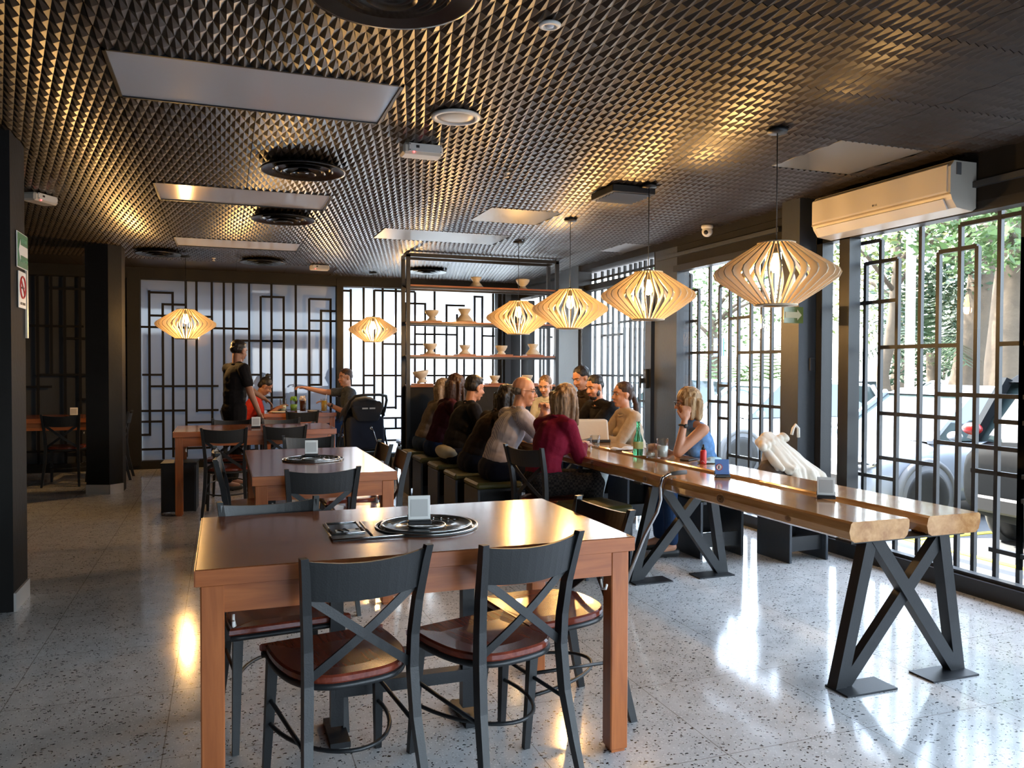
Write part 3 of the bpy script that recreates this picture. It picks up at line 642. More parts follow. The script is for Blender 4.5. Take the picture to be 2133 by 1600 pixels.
wood_table('square wooden table of the couple by the back wall', .47, 1.35, 10.30, 11.12, None)
wood_table('dim wooden table on the far left between the two columns', -2.75, -1.36, 9.98, 10.80, None)

# ------------------------------------------------------------------ cross-back chairs
def chair(lab, loc, rz):
    t = thing('cross_back_chair', lab, 'chair', loc, rz, 'black metal chairs with crossed backs and wooden seats')
    sp = [(-.195, .19), (-.18, .205), (.18, .205), (.195, .19), (.20, .08), (.192, -.02), (.168, -.10), (.125, -.155), (.06, -.18), (-.06, -.18), (-.125, -.155), (-.168, -.10), (-.192, -.02), (-.20, .08)]
    def cr(a, b_, c_, d_, t_): return tuple(.5*(2*b_[i]+(c_[i]-a[i])*t_+(2*a[i]-5*b_[i]+4*c_[i]-d_[i])*t_*t_+(3*b_[i]-a[i]-3*c_[i]+d_[i])*t_**3) for i in (0, 1))
    N0 = len(sp); sp = [cr(sp[i-1], sp[i], sp[(i+1) % N0], sp[(i+2) % N0], k/3) for i in range(N0) for k in range(3)]
    m = MB(); n = len(sp)
    L3 = [([(x*.985, y*.985) for x, y in sp], .408), (sp, .413), (sp, .427), ([(x*.97, y*.97) for x, y in sp], .433), ([(x*.6, y*.6) for x, y in sp], .428)]
    vs = [V((x, y, z)) for q, z in L3 for x, y in q]
    fs = [tuple(range(n-1, -1, -1)), tuple(range(4*n, 5*n))]+[(k*n+i, k*n+(i+1) % n, (k+1)*n+(i+1) % n, (k+1)*n+i) for k in range(4) for i in range(n)]
    m._add(vs, fs); m.obj('seat', MT['seat'], t)
    m = MB(); m.tube([(x*.97, y*.97, .398) for x, y in sp], .011, 8, closed=True); m.obj('seat_frame', MT['chair'], t)
    def strip(m, path, ws, hs):
        """rectangular tapered leg along a path: ws across (x), hs along y"""
        vs = []; N = len(path)
        for i, p in enumerate(path):
            p = V(p); w_, h_ = ws[i]/2, hs[i]/2
            vs += [p+V((-w_, -h_, 0)), p+V((w_, -h_, 0)), p+V((w_, h_, 0)), p+V((-w_, h_, 0))]
        fs = [(3, 2, 1, 0), tuple(4*(N-1)+k for k in range(4))]+[(4*i+k, 4*i+(k+1) % 4, 4*i+4+(k+1) % 4, 4*i+4+k) for i in range(N-1) for k in range(4)]
        m._add(vs, fs)
    for s_ in (-1, 1):
        m = MB(); strip(m, [(s_*.192, .205, 0), (s_*.185, .185, .2), (s_*.178, .168, .405)], [.022, .028, .034], [.022, .028, .034]); m.obj('leg', MT['chair'], t)
        m = MB(); strip(m, [(s_*.185, -.255, 0), (s_*.176, -.225, .12), (s_*.166, -.192, .27), (s_*.161, -.178, .42), (s_*.163, -.182, .52), (s_*.170, -.197, .63), (s_*.182, -.228, .755), (s_*.188, -.240, .80)], [.020, .024, .027, .028, .027, .026, .024, .022], [.028, .032, .036, .036, .034, .032, .028, .026]); m.obj('leg', MT['chair'], t)
    m = MB(); vs = []; K = 12
    for i in range(K+1):
        q = -1+2*i/K; x = q*.178; bow = -.030*(1-q*q)
        zb = .672-.012*(1-q*q); zt = .790-.016*(1-q*q)
        for (dy, z) in ((-.006, zb), (.006, zb), (.006-.022, zt), (-.006-.022, zt)): vs.append(V((x*(1 if z < .7 else 1.05), -.205+bow+dy, z)))
    fs = [(4*i+k, 4*i+(k+1) % 4, 4*i+4+(k+1) % 4, 4*i+4+k) for i in range(K) for k in range(4)]+[(0, 1, 2, 3), tuple(4*K+k for k in (3, 2, 1, 0))]
    m._add(vs, fs, False); m.obj('top_rail', MT['chair'], t)
    for s_ in (-1, 1):
        m = MB(); pts = []
        for i in range(9):
            q = i/8; pts.append((s_*(.160-.315*q), -.200+.030*q-.018*sin(pi*q)+s_*.003, .675-.245*q))
        for a, b_ in zip(pts[:-1], pts[1:]): m.beam(a, V(b_)+(V(b_)-V(a))*.08, .026, .007, up=(0, 1, 0))
        m.obj('cross_strap', MT['chair'], t)
    m = MB(); m.tube([(.184*cos(q), .19-.36*sin(q)*1.0, .175+.02*sin(q)) for q in [pi*k/20 for k in range(21)]], .007, 8); m.obj('stretcher', MT['chair'], t)
    for s_ in (-1, 1): m = MB(); m.tube([(s_*.184, .185, .255), (s_*.172, -.20, .235)], .007, 8); m.obj('stretcher', MT['chair'], t)
    return t
ch0 = chair('black cross-back chair before the nearest table, left one showing its back', (.350, 2.53, 0), R(10))
CH = [((.845, 2.545), 16, 'black cross-back chair before the nearest table, right one showing its back'),
      ((.20, 3.10), 187, 'black cross-back chair behind the nearest table, pushed in on the left'),
      ((1.17, 2.80), 97, 'black cross-back chair at the right end of the nearest table'),
      ((.48, 4.52), 3, 'black cross-back chair at the near end of the second table'),
      ((.62, 6.12), 180, 'black cross-back chair at the far end of the second table'),
      ((.20, 5.02), -92, 'black cross-back chair on the left side of the second table, nearer one'),
      ((.19, 5.52), -88, 'black cross-back chair on the left side of the second table, farther one'),
      ((.86, 5.10), 88, 'black cross-back chair on the right side of the second table, nearer one'),
      ((.84, 5.62), 92, 'black cross-back chair on the right side of the second table, farther one'),
      ((.03, 7.62), -6, 'black cross-back chair in front of the third table, left one'),
      ((.53, 7.80), 0, 'black cross-back chair in front of the third table, right one'),
      ((.05, 8.42), 172, 'black cross-back chair behind the third table, left one near the waiter'),
      ((.58, 8.40), 184, 'black cross-back chair behind the third table, right one'),
      ((.90, 10.20), 0, 'black cross-back chair pushed under the couple\'s table'),
      ((-1.67, 10.15), -3, 'black cross-back chair at the dim far-left table, back to the camera'),
      ((-2.45, 10.2), 0, 'dark cross-back chair at the far-left table, half hidden by the near column'),
      ((-1.28, 10.45), 90, 'dark cross-back chair whose back shows right of the square far column'),
      ((2.13, 5.13), -70, 'dark cross-back chair the woman in the crimson sweater sits on'),
      ((2.22, 9.60), 90, 'dark cross-back chair beside the left end of the bowl shelf')]
for (x, y), a, lab in CH: place_copy(ch0, (x, y, 0), R(a), lab)

# ------------------------------------------------------------------ box stools
def box_stool(lab, loc, rz=0, cushion=True, h=.40, w_=.36):
    t = thing('box_stool', lab, 'stool', loc, rz, 'black box stools')
    m = MB(); m.box((-w_/2+.012, 0, h/2), (.022, w_, h), bev=.003); m.obj('side_panel', MT['navy'], t)
    m = MB(); m.box((w_/2-.012, 0, h/2), (.022, w_, h), bev=.003); m.obj('side_panel', MT['navy'], t)
    m = MB(); m.box((0, w_/2-.03, h/2+.05), (w_-.046, .02, h-.12)); m.obj('back_panel', MT['black'], t)
    m = MB(); m.box((0, -w_/2+.05, .12), (w_-.046, .02, .10)); m.obj('kick_board', MT['black'], t)
    m = MB(); m.box((0, 0, h-.01), (w_-.046, w_, .02)); m.obj('seat_board', MT['black'], t)
    if cushion: m = MB(); m.box((0, 0, h+.026), (w_+.01, w_+.01, .05), bev=.016); m.obj('cushion', MT['olive'], t)
    return t
st0 = box_stool('empty black box stool with olive cushion beside the crimson-sweater woman', (2.27, 4.70, 0), R(8))
for (x, y), lab in (((1.99, 5.95), 'black box stool with olive cushion under the bald man in the striped shirt'),
                    ((1.97, 6.50), 'black box stool with olive cushion under the hunched person in dark brown'),
                    ((1.98, 7.12), 'black box stool with olive cushion under the dark-haired man in black'),
                    ((1.97, 7.72), 'black box stool with olive cushion under the woman in dark burgundy'),
                    ((1.98, 8.28), 'black box stool with olive cushion under the pale-haired person in grey, left row'),
                    ((3.29, 4.93), 'black box stool under the blonde woman in the blue top'),
                    ((3.37, 6.15), 'black box stool with olive cushion under the girl in the beige sweater'),
                    ((3.43, 6.75), 'black box stool with olive cushion under the bearded man in black'),
                    ((3.60, 7.45), 'black box stool with olive cushion under the dark-haired woman behind the bearded man'),
                    ((3.44, 8.20), 'black box stool with olive cushion under the fair woman facing the camera')):
    place_copy(st0, (x, y, 0), 0, lab)
box_stool('black box stool holding the heap of pale jacket and bag by the slate pillar', (3.78, 4.62, 0), R(2), False, .43, .34)
box_stool('black box stool standing alone in front of the third table\'s left leg', (-.38, 8.02, 0), R(-3), False, .44, .30)
t = [o for o in bpy.data.objects if o.get('label') and 'standing alone in front' in o['label']][0]
m = MB(); m.box((0, -.15, .22), (.27, .02, .43)); m.box((0, 0, .44), (.31, .32, .02), bev=.003); m.obj('front_panel', MT['black'], t)

# ------------------------------------------------------------------ the long communal table
def slab_mesh(x0, x1, seed):
    rnd = random.Random(seed); m = MB(); N = 90; ys = [2.575+i*(5.75/N) for i in range(N+1)]; vs = []
    for i, y in enumerate(ys):
        e0 = .012*noise.noise(V((seed, y*1.7, 0)))+.006*noise.noise(V((seed, y*6, 3))); e1 = .012*noise.noise(V((seed+9, y*1.7, 0)))+.005*noise.noise(V((seed+9, y*6, 3)))
        k = .006*noise.noise(V((seed+4, y*3, 5)))
        a, b_ = x0+e0, x1+e1
        vs += [(a+.012, y, .705), (a+.002, y, .697), (a-.004+k, y, .665), (a+.004+k, y, .632), (a+.022, y, .620), (b_-.030, y, .620), (b_-.010+k, y, .634), (b_+k, y, .668), (b_-.002, y, .697), (b_-.012, y, .705)]
    n = 10; fs = [tuple(range(n-1, -1, -1)), tuple(N*n+k for k in range(n))]
    for i in range(N):
        for k in range(n): fs.append((i*n+k, i*n+(k+1) % n, (i+1)*n+(k+1) % n, (i+1)*n+k))
    m._add(vs, fs); return m
t = thing('communal_table', 'long honey-coloured table of two thick live-edge slabs on black steel legs', 'table', (2.75, 2.6, 0))
for o in (slab_mesh(2.395, 2.712, 1).obj('slab', MT['slab'], t), slab_mesh(2.812, 3.115, 5).obj('slab', MT['slab'], t)): o.location = (-2.75, -2.6, 0)
kn = MB()
for (x, y, z, r_) in ((2.392, 3.47, .663, .026), (2.392, 4.25, .66, .018), (2.392, 4.98, .664, .024), (2.392, 2.95, .655, .014)):
    for j in range(3): kn.tube([(x-.001*j, y+r_*(1-.33*j)*cos(q)*1.2, z+r_*.8*(1-.33*j)*sin(q)) for q in [2*pi*k/16 for k in range(16)]], .0035, 5, closed=True)
o = kn.obj('wood_knots', pbr('knot_brown', (.26, .12, .045), .4), t); o.location = (-2.75, -2.6, 0)
for yy in (2.64, 4.40, 6.3, 8.05):
    leg = thing('trestle_leg'); leg.parent = t; leg.location = (0, yy-2.6, 0)
    for a, b_, h_ in (((-.355, 0, .0), (-.20, 0, .62), .052), ((-.335, .004, .0), (.215, .004, .62), .040), ((.300, 0, .0), (.195, 0, .62), .052), ((.285, -.006, .0), (-.18, -.006, .62), .046)):
        m = MB(); m.beam(a, b_, .055, h_, up=(0, 1, 0)); m.obj('steel_bar', MT['black'], leg)
    m = MB(); m.box((-.255, -.03, .004), (.26, .13, .008)); m.obj('foot_plate', MT['black'], leg)
    m = MB(); m.box((.20, -.03, .004), (.26, .13, .008)); m.obj('foot_plate', MT['black'], leg)
    m = MB(); m.box((-.02, 0, .615), (.62, .09, .010)); m.obj('top_plate', MT['black'], leg)

# ------------------------------------------------------------------ bowl shelf divider
SX0, SX1, SY = 1.90, 3.66, 8.60
t = thing('display_shelf', 'tall black steel shelf with wooden boards and a dark base cabinet, full of bowls', 'shelf', (SX0, SY, 0))
for x in (0, SX1-SX0):
    for y in (0, .26): m = MB(); m.box((x, y, 1.28), (.04, .04, 2.56)); m.obj('post', MT['black'], t)
m = MB()
for y in (0, .26): m.box(((SX1-SX0)/2, y, 2.555), (SX1-SX0+.04, .04, .04))
for x in (0, SX1-SX0): m.box((x, .13, 2.555), (.04, .26, .04))
m.obj('top_frame', MT['black'], t)
for z in (2.235, 1.835, 1.465):
    m = MB(); m.box(((SX1-SX0)/2, .13, z-.009), (SX1-SX0-.045, .28, .018), bev=.002); m.obj('shelf_board', MT['shelfw'], t)
    m = MB()
    for y in (0, .26): m.box(((SX1-SX0)/2, y, z-.030), (SX1-SX0-.04, .022, .022))
    m.obj('shelf_rail', MT['black'], t)
m = MB(); m.box(((SX1-SX0)/2, .13, 1.122), (SX1-SX0-.042, .30, .024), bev=.002); m.obj('cabinet_top', MT['shelfw'], t)
m = MB(); m.box(((SX1-SX0)/2, .13, .60), (SX1-SX0-.045, .27, 1.02)); m.obj('cabinet', MT['wall'], t)
for x in (.1, SX1-SX0-.1): m = MB(); m.lathe([(0, 0), (.02, 0), (.02, .09), (0, .09)], c=(x, .05, 0), n=12); m.obj('caster', MT['black'], t)
BP = {'pedestal': [(0, 0), (.055, 0), (.058, .012), (.036, .032), (.034, .045), (.062, .068), (.082, .100), (.086, .125), (.080, .125), (.070, .100), (.045, .070), (0, .062)],
      'hourglass': [(0, 0), (.085, 0), (.088, .012), (.060, .045), (.040, .068), (.042, .082), (.062, .112), (.066, .128), (.058, .128), (.036, .088), (0, .080)],
      'cup': [(0, 0), (.045, 0), (.046, .010), (.030, .026), (.044, .042), (.062, .075), (.064, .092), (.058, .092), (.040, .050), (0, .042)],
      'footed': [(0, 0), (.062, 0), (.064, .010), (.034, .034), (.034, .050), (.050, .066), (.064, .098), (.060, .098), (.040, .066), (0, .058)]}
def bowl(kind, u, z, s_, lab, tilt=0, board=True):
    x = 1.9+(u-850)*.00568
    if board:
        m = MB(); m.box((0, 0, .007), (.19*s_+.02, .17, .014), bev=.002); o = m.obj('serving_board', MT['shelfw']); o.location = (x, SY+.12, z+.001)
        tag(o, 'small dark board under the '+lab, 'board', 'dark boards under the bowls')
    m = MB(); m.lathe([(a*s_, b_*s_) for a, b_ in BP[kind]], n=36, axis=Matrix.Rotation(tilt, 3, 'Y'))
    o = m.obj('bowl', MT['ceram']); o.location = (x, SY+.12, z+(.016 if board else .001)+abs(sin(tilt))*.05*s_); tag(o, lab, 'bowl', 'cream ceramic bowls on the divider shelf')
bowl('hourglass', 993, 2.235, .95, 'hourglass-shaped bowl alone on the top shelf, left of the pendant cord', board=False)
bowl('pedestal', 1093, 2.235, .95, 'wide pedestal bowl on the top shelf behind the pendant cord', board=False)
bowl('pedestal', 902, 1.835, .92, 'round pedestal bowl at the left of the second shelf')
bowl('hourglass', 969, 1.835, 1.12, 'broad hourglass bowl in the middle of the second shelf')
bowl('pedestal', 899, 1.465, .92, 'round pedestal bowl at the left of the third shelf')
bowl('footed', 970, 1.465, 1.05, 'small narrow footed bowl on the third shelf')
bowl('cup', 1047, 1.465, 1.1, 'cup-like bowl on the third shelf below the pendant lamp')
bowl('hourglass', 1116, 1.465, .98, 'hourglass bowl at the right end of the third shelf')
bowl('pedestal', 883, 1.134, 1.05, 'tilted pedestal bowl on the left of the cabinet top', tilt=-.16)
bowl('cup', 1033, 1.134, .95, 'little cup-like bowl on the cabinet top beside the dark-haired man')
bowl('cup', 1104, 1.134, 1.0, 'cup-like bowl on the cabinet top behind the bald man\'s head')

# ------------------------------------------------------------------ small things on the tables
def card(lab, loc, rz=0, blue=False):
    t = thing('menu_card', lab, 'card stand', loc, rz, 'card stands on the tables')
    m = MB(); m.box((0, 0, .008), (.085, .05, .016), bev=.003); m.box((0, .012, .022), (.085, .012, .02)); m.obj('base', MT['black'], t)
    tm = Matrix.Translation(V((0, .004, .016))) @ Matrix.Rotation(-.12, 4, 'X')
    m = MB(); m.xf = tm; m.box((0, 0, .042), (.080, .004, .086), bev=.001); m.obj('card', MT['blue'] if blue else MT['paper'], t)
    m = MB(); m.xf = tm
    if blue:
        m.tube([(-.016+.017*cos(q), -.003, .040+.017*sin(q)) for q in [2*pi*k/20 for k in range(20)]], .0022, 6, closed=True); m.beam((-.028, -.004, .052), (-.004, -.004, .028), .004, .001); m.obj('warning_ring', MT['red'], t)
        m = MB(); m.xf = tm @ Matrix.Rotation(pi/2, 4, 'X'); m.prism([(-.016+.015*cos(2*pi*k/20), .040+.015*sin(2*pi*k/20)) for k in range(20)], .0022, .003); m.obj('disc', MT['paper'], t)
        m = MB(); m.xf = tm; m.beam((-.020, -.0035, .030), (-.017, -.0035, .050), .006, .001); m.beam((-.017, -.0035, .044), (-.008, -.0035, .048), .004, .001); m.obj('symbol', MT['ink'], t)
    else:
        m.box((0, -.003, .041), (.062, .001, .062)); m.obj('print', pbr('grey_print', (.52, .52, .51), .5), t)
    return t
card('white card stand on the steel grill of the nearest table', (.667, 2.83, .762), R(-8))
card('white card stand on the second table\'s round grill', (.53, 5.25, .757), R(-5))
card('white card stand on the third table beside the waiter', (.29, 7.95, .751), R(-5))
card('white card stand on the dim far-left table', (-1.62, 10.35, .751), R(0))
card('white card stand nearest the camera on the long table', (2.725, 3.09, .706), R(-38))
card('blue card stand with a red prohibition ring on the long table', (2.69, 3.89, .706), R(-22), True)
card('card stand seen edge-on beside the drinking glasses on the long table', (2.85, 5.20, .706), R(60))
def tumbler(lab, loc, r=.036, h=.10, fill=None, fh=.4, name='drinking_glass', straw=None, cat='glass', garnish=None):
    t = thing(name, lab, cat, loc, group='drinking glasses')
    m = MB(); m.lathe([(0, 0), (r*.82, 0), (r*.86, .004), (r, h), (r*.94, h), (r*.80, .010), (0, .010)], n=28); m.obj('glass_body', MT['cup'], t)
    if fill: m = MB(); m.lathe([(0, .011), (r*.78, .011), (r*.90, h*fh), (0, h*fh)], n=24); m.obj('drink', fill, t)
    if straw: m = MB(); m.tube([(0, 0, .02), (r*.7, -r*.3, h*1.35)], .003, 6); m.obj('straw', straw, t)
    if garnish:
        m = MB(); rnd = random.Random(3)
        for k in range(16): m.ell((rnd.uniform(-1, 1)*r*.7, rnd.uniform(-1, 1)*r*.7, h+rnd.uniform(-.01, .035)), (.014, .010, .016), nu=8, nv=5)
        m.obj('garnish', garnish, t)
    return t
lemon = pbr('pale_juice', (.62, .66, .45), .2); amber = pbr('amber_drink', (.65, .38, .05), .2); cola = pbr('cola', (.05, .012, .006), .1); ice = pbr('iced_water', (.6, .66, .64), .25); mint = pbr('mint_leaf', (.20, .42, .04), .6); cream = pbr('whipped_cream', (.85, .72, .6), .7)
tumbler('tall glass with pale iced drink beside the blonde woman\'s elbow', (2.86, 4.84, .706), .042, .135, ice, .62)
tumbler('short clear water glass left of the tall iced drink', (2.80, 4.90, .706), .034, .10, ice, .3)
tumbler('clear tumbler near the tan pitcher bag on the long table', (2.72, 5.62, .706), .040, .10)
tumbler('small glass with amber drink by the crimson-sleeved hands', (2.74, 6.35, .706), .030, .11, amber, .5)
tumbler('greenish drink glass with dark straw on the couple\'s table', (.72, 10.62, .751), .045, .17, lemon, .5, straw=MT['ink'])
tumbler('glass topped with bright mint leaves on the couple\'s table', (.86, 10.72, .751), .050, .15, mint, .6, garnish=mint)
tumbler('dark drink with whipped cream topping on the couple\'s table', (.96, 10.55, .751), .045, .16, cola, .9, garnish=cream, straw=MT['ink'])
tumbler('amber drink with straw beside the man in the grey shirt', (1.22, 10.50, .751), .045, .17, amber, .85, straw=MT['paper'])
t = thing('water_bottle', 'green glass mineral water bottle standing on the long table', 'bottle', (2.79, 5.06, .706))
gg = pbr('green_glass', (.10, .42, .20), .05, 0, .6); gg.node_tree.nodes['Principled BSDF'].inputs['Transmission Weight'].default_value = .75
m = MB(); m.lathe([(0, 0), (.033, 0), (.036, .006), (.036, .105), (.030, .130), (.016, .165), (.0125, .225), (.0145, .227), (.0145, .242), (0, .242)], n=28); m.obj('bottle_body', gg, t)
m = MB(); m.lathe([(.0365, .048), (.0368, .050), (.0368, .096), (.0365, .098)], n=28); m.obj('label_band', pbr('label_pale', (.55, .62, .25), .4), t)
t = thing('spray_bottle', 'small red bottle with black nozzle on the long table', 'bottle', (2.945, 4.47, .706))
m = MB(); m.lathe([(0, 0), (.020, 0), (.021, .004), (.021, .082), (.014, .092), (0, .092)], n=24); m.obj('body', MT['red'], t)
m = MB(); m.lathe([(0, .092), (.012, .092), (.012, .108), (.006, .110), (.006, .126), (0, .127)], n=16); m.obj('nozzle', MT['ink'], t)
m = MB(); m.tube([(-.021, -.008, .012), (-.018, -.013, .022), (-.010, -.019, .018), (-.004, -.0215, .010)], .0012, 5); m.obj('print', MT['paper'], t)
t = thing('napkin_holder', 'dark holder with a white folded napkin standing on the long table', 'napkin holder', (2.80, 6.75, .706), R(20))
m = MB(); m.box((0, 0, .04), (.12, .07, .08), bev=.006); m.obj('holder', MT['black'], t)
m = MB(); m.xf = Matrix.Rotation(pi/2, 4, 'X'); m.prism([(-.045, .07), (.045, .07), (.02, .17), (.005, .185)], -.012, .012); m.obj('napkin', MT['paper'], t)
t = thing('handbag', 'boxy cream handbag standing on the long table', 'bag', (2.90, 6.10, .706), R(-18))
m = MB(); side = [(-.16, 0), (.16, 0), (.145, .19), (-.135, .19)]; m.xf = Matrix.Rotation(pi/2, 4, 'X'); m.prism(side, -.06, .06); o = m.obj('body', pbr('cream_leather', (.58, .54, .46), .5, bump=.1, bscale=40), t)
bv = o.modifiers.new('b', 'BEVEL'); bv.width = .015; bv.segments = 3
m = MB(); m.box((0, 0, .012), (.34, .135, .024), bev=.005); m.obj('base_trim', MT['black'], t)
m = MB(); m.tube([(-.12, -.062, .15), (-.125, -.08, .11), (-.13, -.07, .06), (-.125, -.064, .03)], .004, 6); m.ell((-.13, -.075, .09), (.006, .004, .012)); m.obj('strap', MT['steel'], t)
def blob(name, lab, cat, loc, mat, pts, group=None, rz=0):
    m = MB()
    for c_, r_ in pts: m.ell(c_, r_, nu=18, nv=12)
    me = voxel(m, .006, 3)
    rough_up(me, lambda c: noise.noise(c*18)*.006+noise.noise(c*45)*.0025)
    o = mesh_obj(name, me, mat); o.location = loc; o.rotation_euler = (0, 0, rz); return tag(o, lab, cat, group)
blob('crumpled_napkin', 'crumpled white paper napkin between the green bottle and the tumbler', 'napkin', (2.86, 5.42, .706), MT['paper'], [((0, 0, .006), (.11, .05, .006)), ((.06, .03, .012), (.05, .035, .012)), ((-.06, .02, .010), (.04, .05, .009))])
blob('face_mask', 'pale blue face mask lying beside the red bottle', 'face mask', (3.03, 4.50, .706), pbr('mask_blue', (.45, .66, .74), .8), [((0, 0, .006), (.10, .05, .007)), ((.03, .02, .020), (.06, .04, .018)), ((-.07, .0, .008), (.04, .03, .010))])
m = MB(); m.box((0, 0, .005), (.07, .14, .009), bev=.003); o = m.obj('phone', MT['ink']); o.location = (2.97, 4.68, .706); o.rotation_euler = (0, 0, R(-60)); tag(o, 'dark phone lying by the blonde woman\'s elbow', 'phone')
# cane
t = thing('walking_cane', 'silver walking cane hooked over the long table edge', 'cane', (2.193, 4.15, 0))
P0 = V((2.193, 4.15, 0)); cp = [V(p)-P0 for p in ((2.197, 4.148, .02), (2.237, 4.10, .20), (2.290, 4.07, .36), (2.352, 4.035, .50), (2.366, 4.02, .575), (2.350, 4.00, .650), (2.362, 3.995, .700), (2.400, 3.99, .722), (2.43, 3.985, .726))]
m = MB(); m.tube(cp, [.011, .011, .0105, .010, .010, .0095, .0095, .0095, .009], 12); m.obj('shaft', MT['steel'], t)
m = MB(); m.tube([V(p)-P0 for p in ((2.415, 3.988, .725), (2.45, 3.975, .730), (2.50, 3.965, .733))], [.012, .014, .013], 12); m.obj('handle', MT['rubber'], t)
m = MB(); m.lathe([(0, 0), (.020, 0), (.020, .010), (.015, .020), (.013, .05), (0, .05)], n=16); m.obj('rubber_tip', MT['rubber'], t)
m = MB(); m.tube([V(p)-P0 for p in ((2.405, 3.99, .735), (2.375, 3.97, .730), (2.352, 3.965, .700), (2.356, 3.97, .660), (2.345, 3.96, .615), (2.36, 3.975, .66), (2.40, 3.98, .712))], .0025, 6); m.obj('wrist_loop', pbr('brown_cord', (.12, .04, .015), .7), t)
# jacket and bag heap
blob('dark_bag', 'dark brown bag under the pale jacket on the stool by the slate pillar', 'bag', (3.70, 4.68, .44), pbr('brown_leather', (.055, .040, .034), .6), [((0, 0, .10), (.15, .15, .11)), ((-.07, -.02, .13), (.10, .11, .13)), ((.02, .06, .16), (.12, .10, .12))])
m = MB()
rj = random.Random(8)
for k in range(17):
    q = k/16; x0 = -.12+.22*q; zt = .37+.05*sin(pi*min(1, q*1.2)); sx = rj.uniform(-.02, .02)
    a = V((x0, .03+.06*q, zt)); b_ = V((x0+.06+.20*q+sx, -.09-.04*sin(pi*q), .22-.10*q+rj.uniform(-.02, .02))); c_ = V((x0+.09+.23*q+sx*1.6, -.12-.03*sin(pi*q)+rj.uniform(-.02, .02), .04-.02*q if q > .25 else .20))
    r_ = rj.uniform(.016, .026); m.cap(a, b_, r_*1.1, r_*1.3); m.cap(b_, c_, r_*1.3, r_*.8)
for k in range(6): m.cap((-.14+.05*k, -.04+.02*k, .34+.012*k), (-.08+.055*k, .03+.02*k, .38), .03, .028)
m.ell((.04, .03, .26), (.13, .07, .11)); m.ell((.20, .02, .14), (.12, .07, .10))
me = voxel(m, .006, 3)
rough_up(me, lambda c: .008*noise.noise(V((c.x*6+c.z*9, c.y*16, c.z*5)))+.003*noise.noise(c*22))
o = mesh_obj('pale_jacket', me, pbr('off_white_cloth', (.62, .55, .45), .8, bump=.15, bscale=50)); o.location = (3.66, 4.66, .44)
tag(o, 'crumpled off-white jacket draped over a dark bag on the stool', 'jacket')
m = MB(); m.tube([(3.80, 4.66, .86), (3.805, 4.65, .905), (3.825, 4.65, .93), (3.85, 4.65, .905), (3.86, 4.66, .84)], .011, 8); o = m.obj('bag_handle', pbr('off_white_strap', (.7, .66, .58), .6)); tag(o, 'off-white looped bag strap sticking up from the jacket heap', 'bag')

# ------------------------------------------------------------------ stroller
t = thing('stroller', 'folded-hood black baby stroller parked beside the couple\'s table', 'stroller', (1.62, 9.70, 0), R(8))
m = MB(); m.tube([(-.23, .16, .60), (-.24, .0, .80), (-.225, -.12, .93), (-.19, -.20, .985), (-.10, -.225, 1.0), (.10, -.225, 1.0), (.19, -.20, .985), (.225, -.12, .93), (.24, .0, .80), (.23, .16, .60)], .017, 10); m.obj('handlebar', MT['black'], t)
def hull(m, pts):
    tb = bmesh.new()
    for p in pts: tb.verts.new(p)
    bmesh.ops.convex_hull(tb, input=tb.verts); tb.verts.index_update()
    m._add([v.co.copy() for v in tb.verts], [[v.index for v in f_.verts] for f_ in tb.faces]); tb.free(); return m
m = hull(MB(), [(-.17, -.05, .92), (.17, -.05, .92), (-.20, -.10, .86), (.20, -.10, .86), (-.12, -.12, .68), (.12, -.12, .68), (-.15, .02, .70), (.15, .02, .70), (-.19, .02, .90), (.19, .02, .90)]); o = m.obj('parent_pouch', MT['stroller'], t); b_ = o.modifiers.new('b', 'BEVEL'); b_.width = .015; b_.segments = 2
m = MB()
for x in (-.045, .045): m.box((x, -.125, .835), (.07, .006, .018))
m.obj('pouch_tab', MT['white'], t)
m = hull(MB(), [(-.21, -.06, .72), (.21, -.06, .72), (-.24, -.14, .34), (.20, -.14, .34), (-.25, .05, .30), (.22, .05, .30), (-.22, .22, .78), (.22, .22, .78)]); o = m.obj('back_cloth', MT['navyfab'], t); b_ = o.modifiers.new('b', 'BEVEL'); b_.width = .03; b_.segments = 3
m = MB(); vs = []; K = 9
for i in range(K):
    a = -.5+1.9*i/(K-1)
    for j in range(9):
        q = pi*j/8; vs.append(V((-.25*cos(q), .10+.34*sin(a)*(.55+.45*sin(q)), .62+.36*cos(a)*(.35+.65*sin(q)))))
m._add(vs, [(i*9+j, i*9+j+1, (i+1)*9+j+1, (i+1)*9+j) for i in range(K-1) for j in range(8)], True); o = m.obj('hood', MT['stroller'], t); o.modifiers.new('s', 'SOLIDIFY').thickness = .012
m = MB()
for s_ in (-1, 1):
    m.tube([(s_*.24, .16, .62), (s_*.25, .32, .35), (s_*.22, .45, .12)], .012, 8); m.tube([(s_*.24, .10, .66), (s_*.26, -.02, .40), (s_*.27, -.15, .12)], .012, 8)
m.tube([(-.25, -.13, .33), (.21, -.13, .35)], .011, 8); m.obj('frame', MT['black'], t)
m = hull(MB(), [(-.22, -.14, .20), (.20, -.14, .20), (-.24, -.17, .31), (.22, -.17, .31), (-.22, .25, .18), (.22, .25, .18), (-.22, .25, .28), (.22, .25, .28)]); m.obj('basket', MT['stroller'], t)
for x, y, r_ in ((-.29, -.16, .12), (.29, -.16, .12), (-.24, .46, .09), (.24, .46, .09)):
    m = MB(); m.lathe([(r_*.55, -.018), (r_, -.018), (r_, .018), (r_*.55, .018), (r_*.2, .010), (0, .010)], n=24, axis=Matrix.Rotation(pi/2, 3, 'Y'), c=(x, y, r_)); m.obj('wheel', MT['rubber'], t)
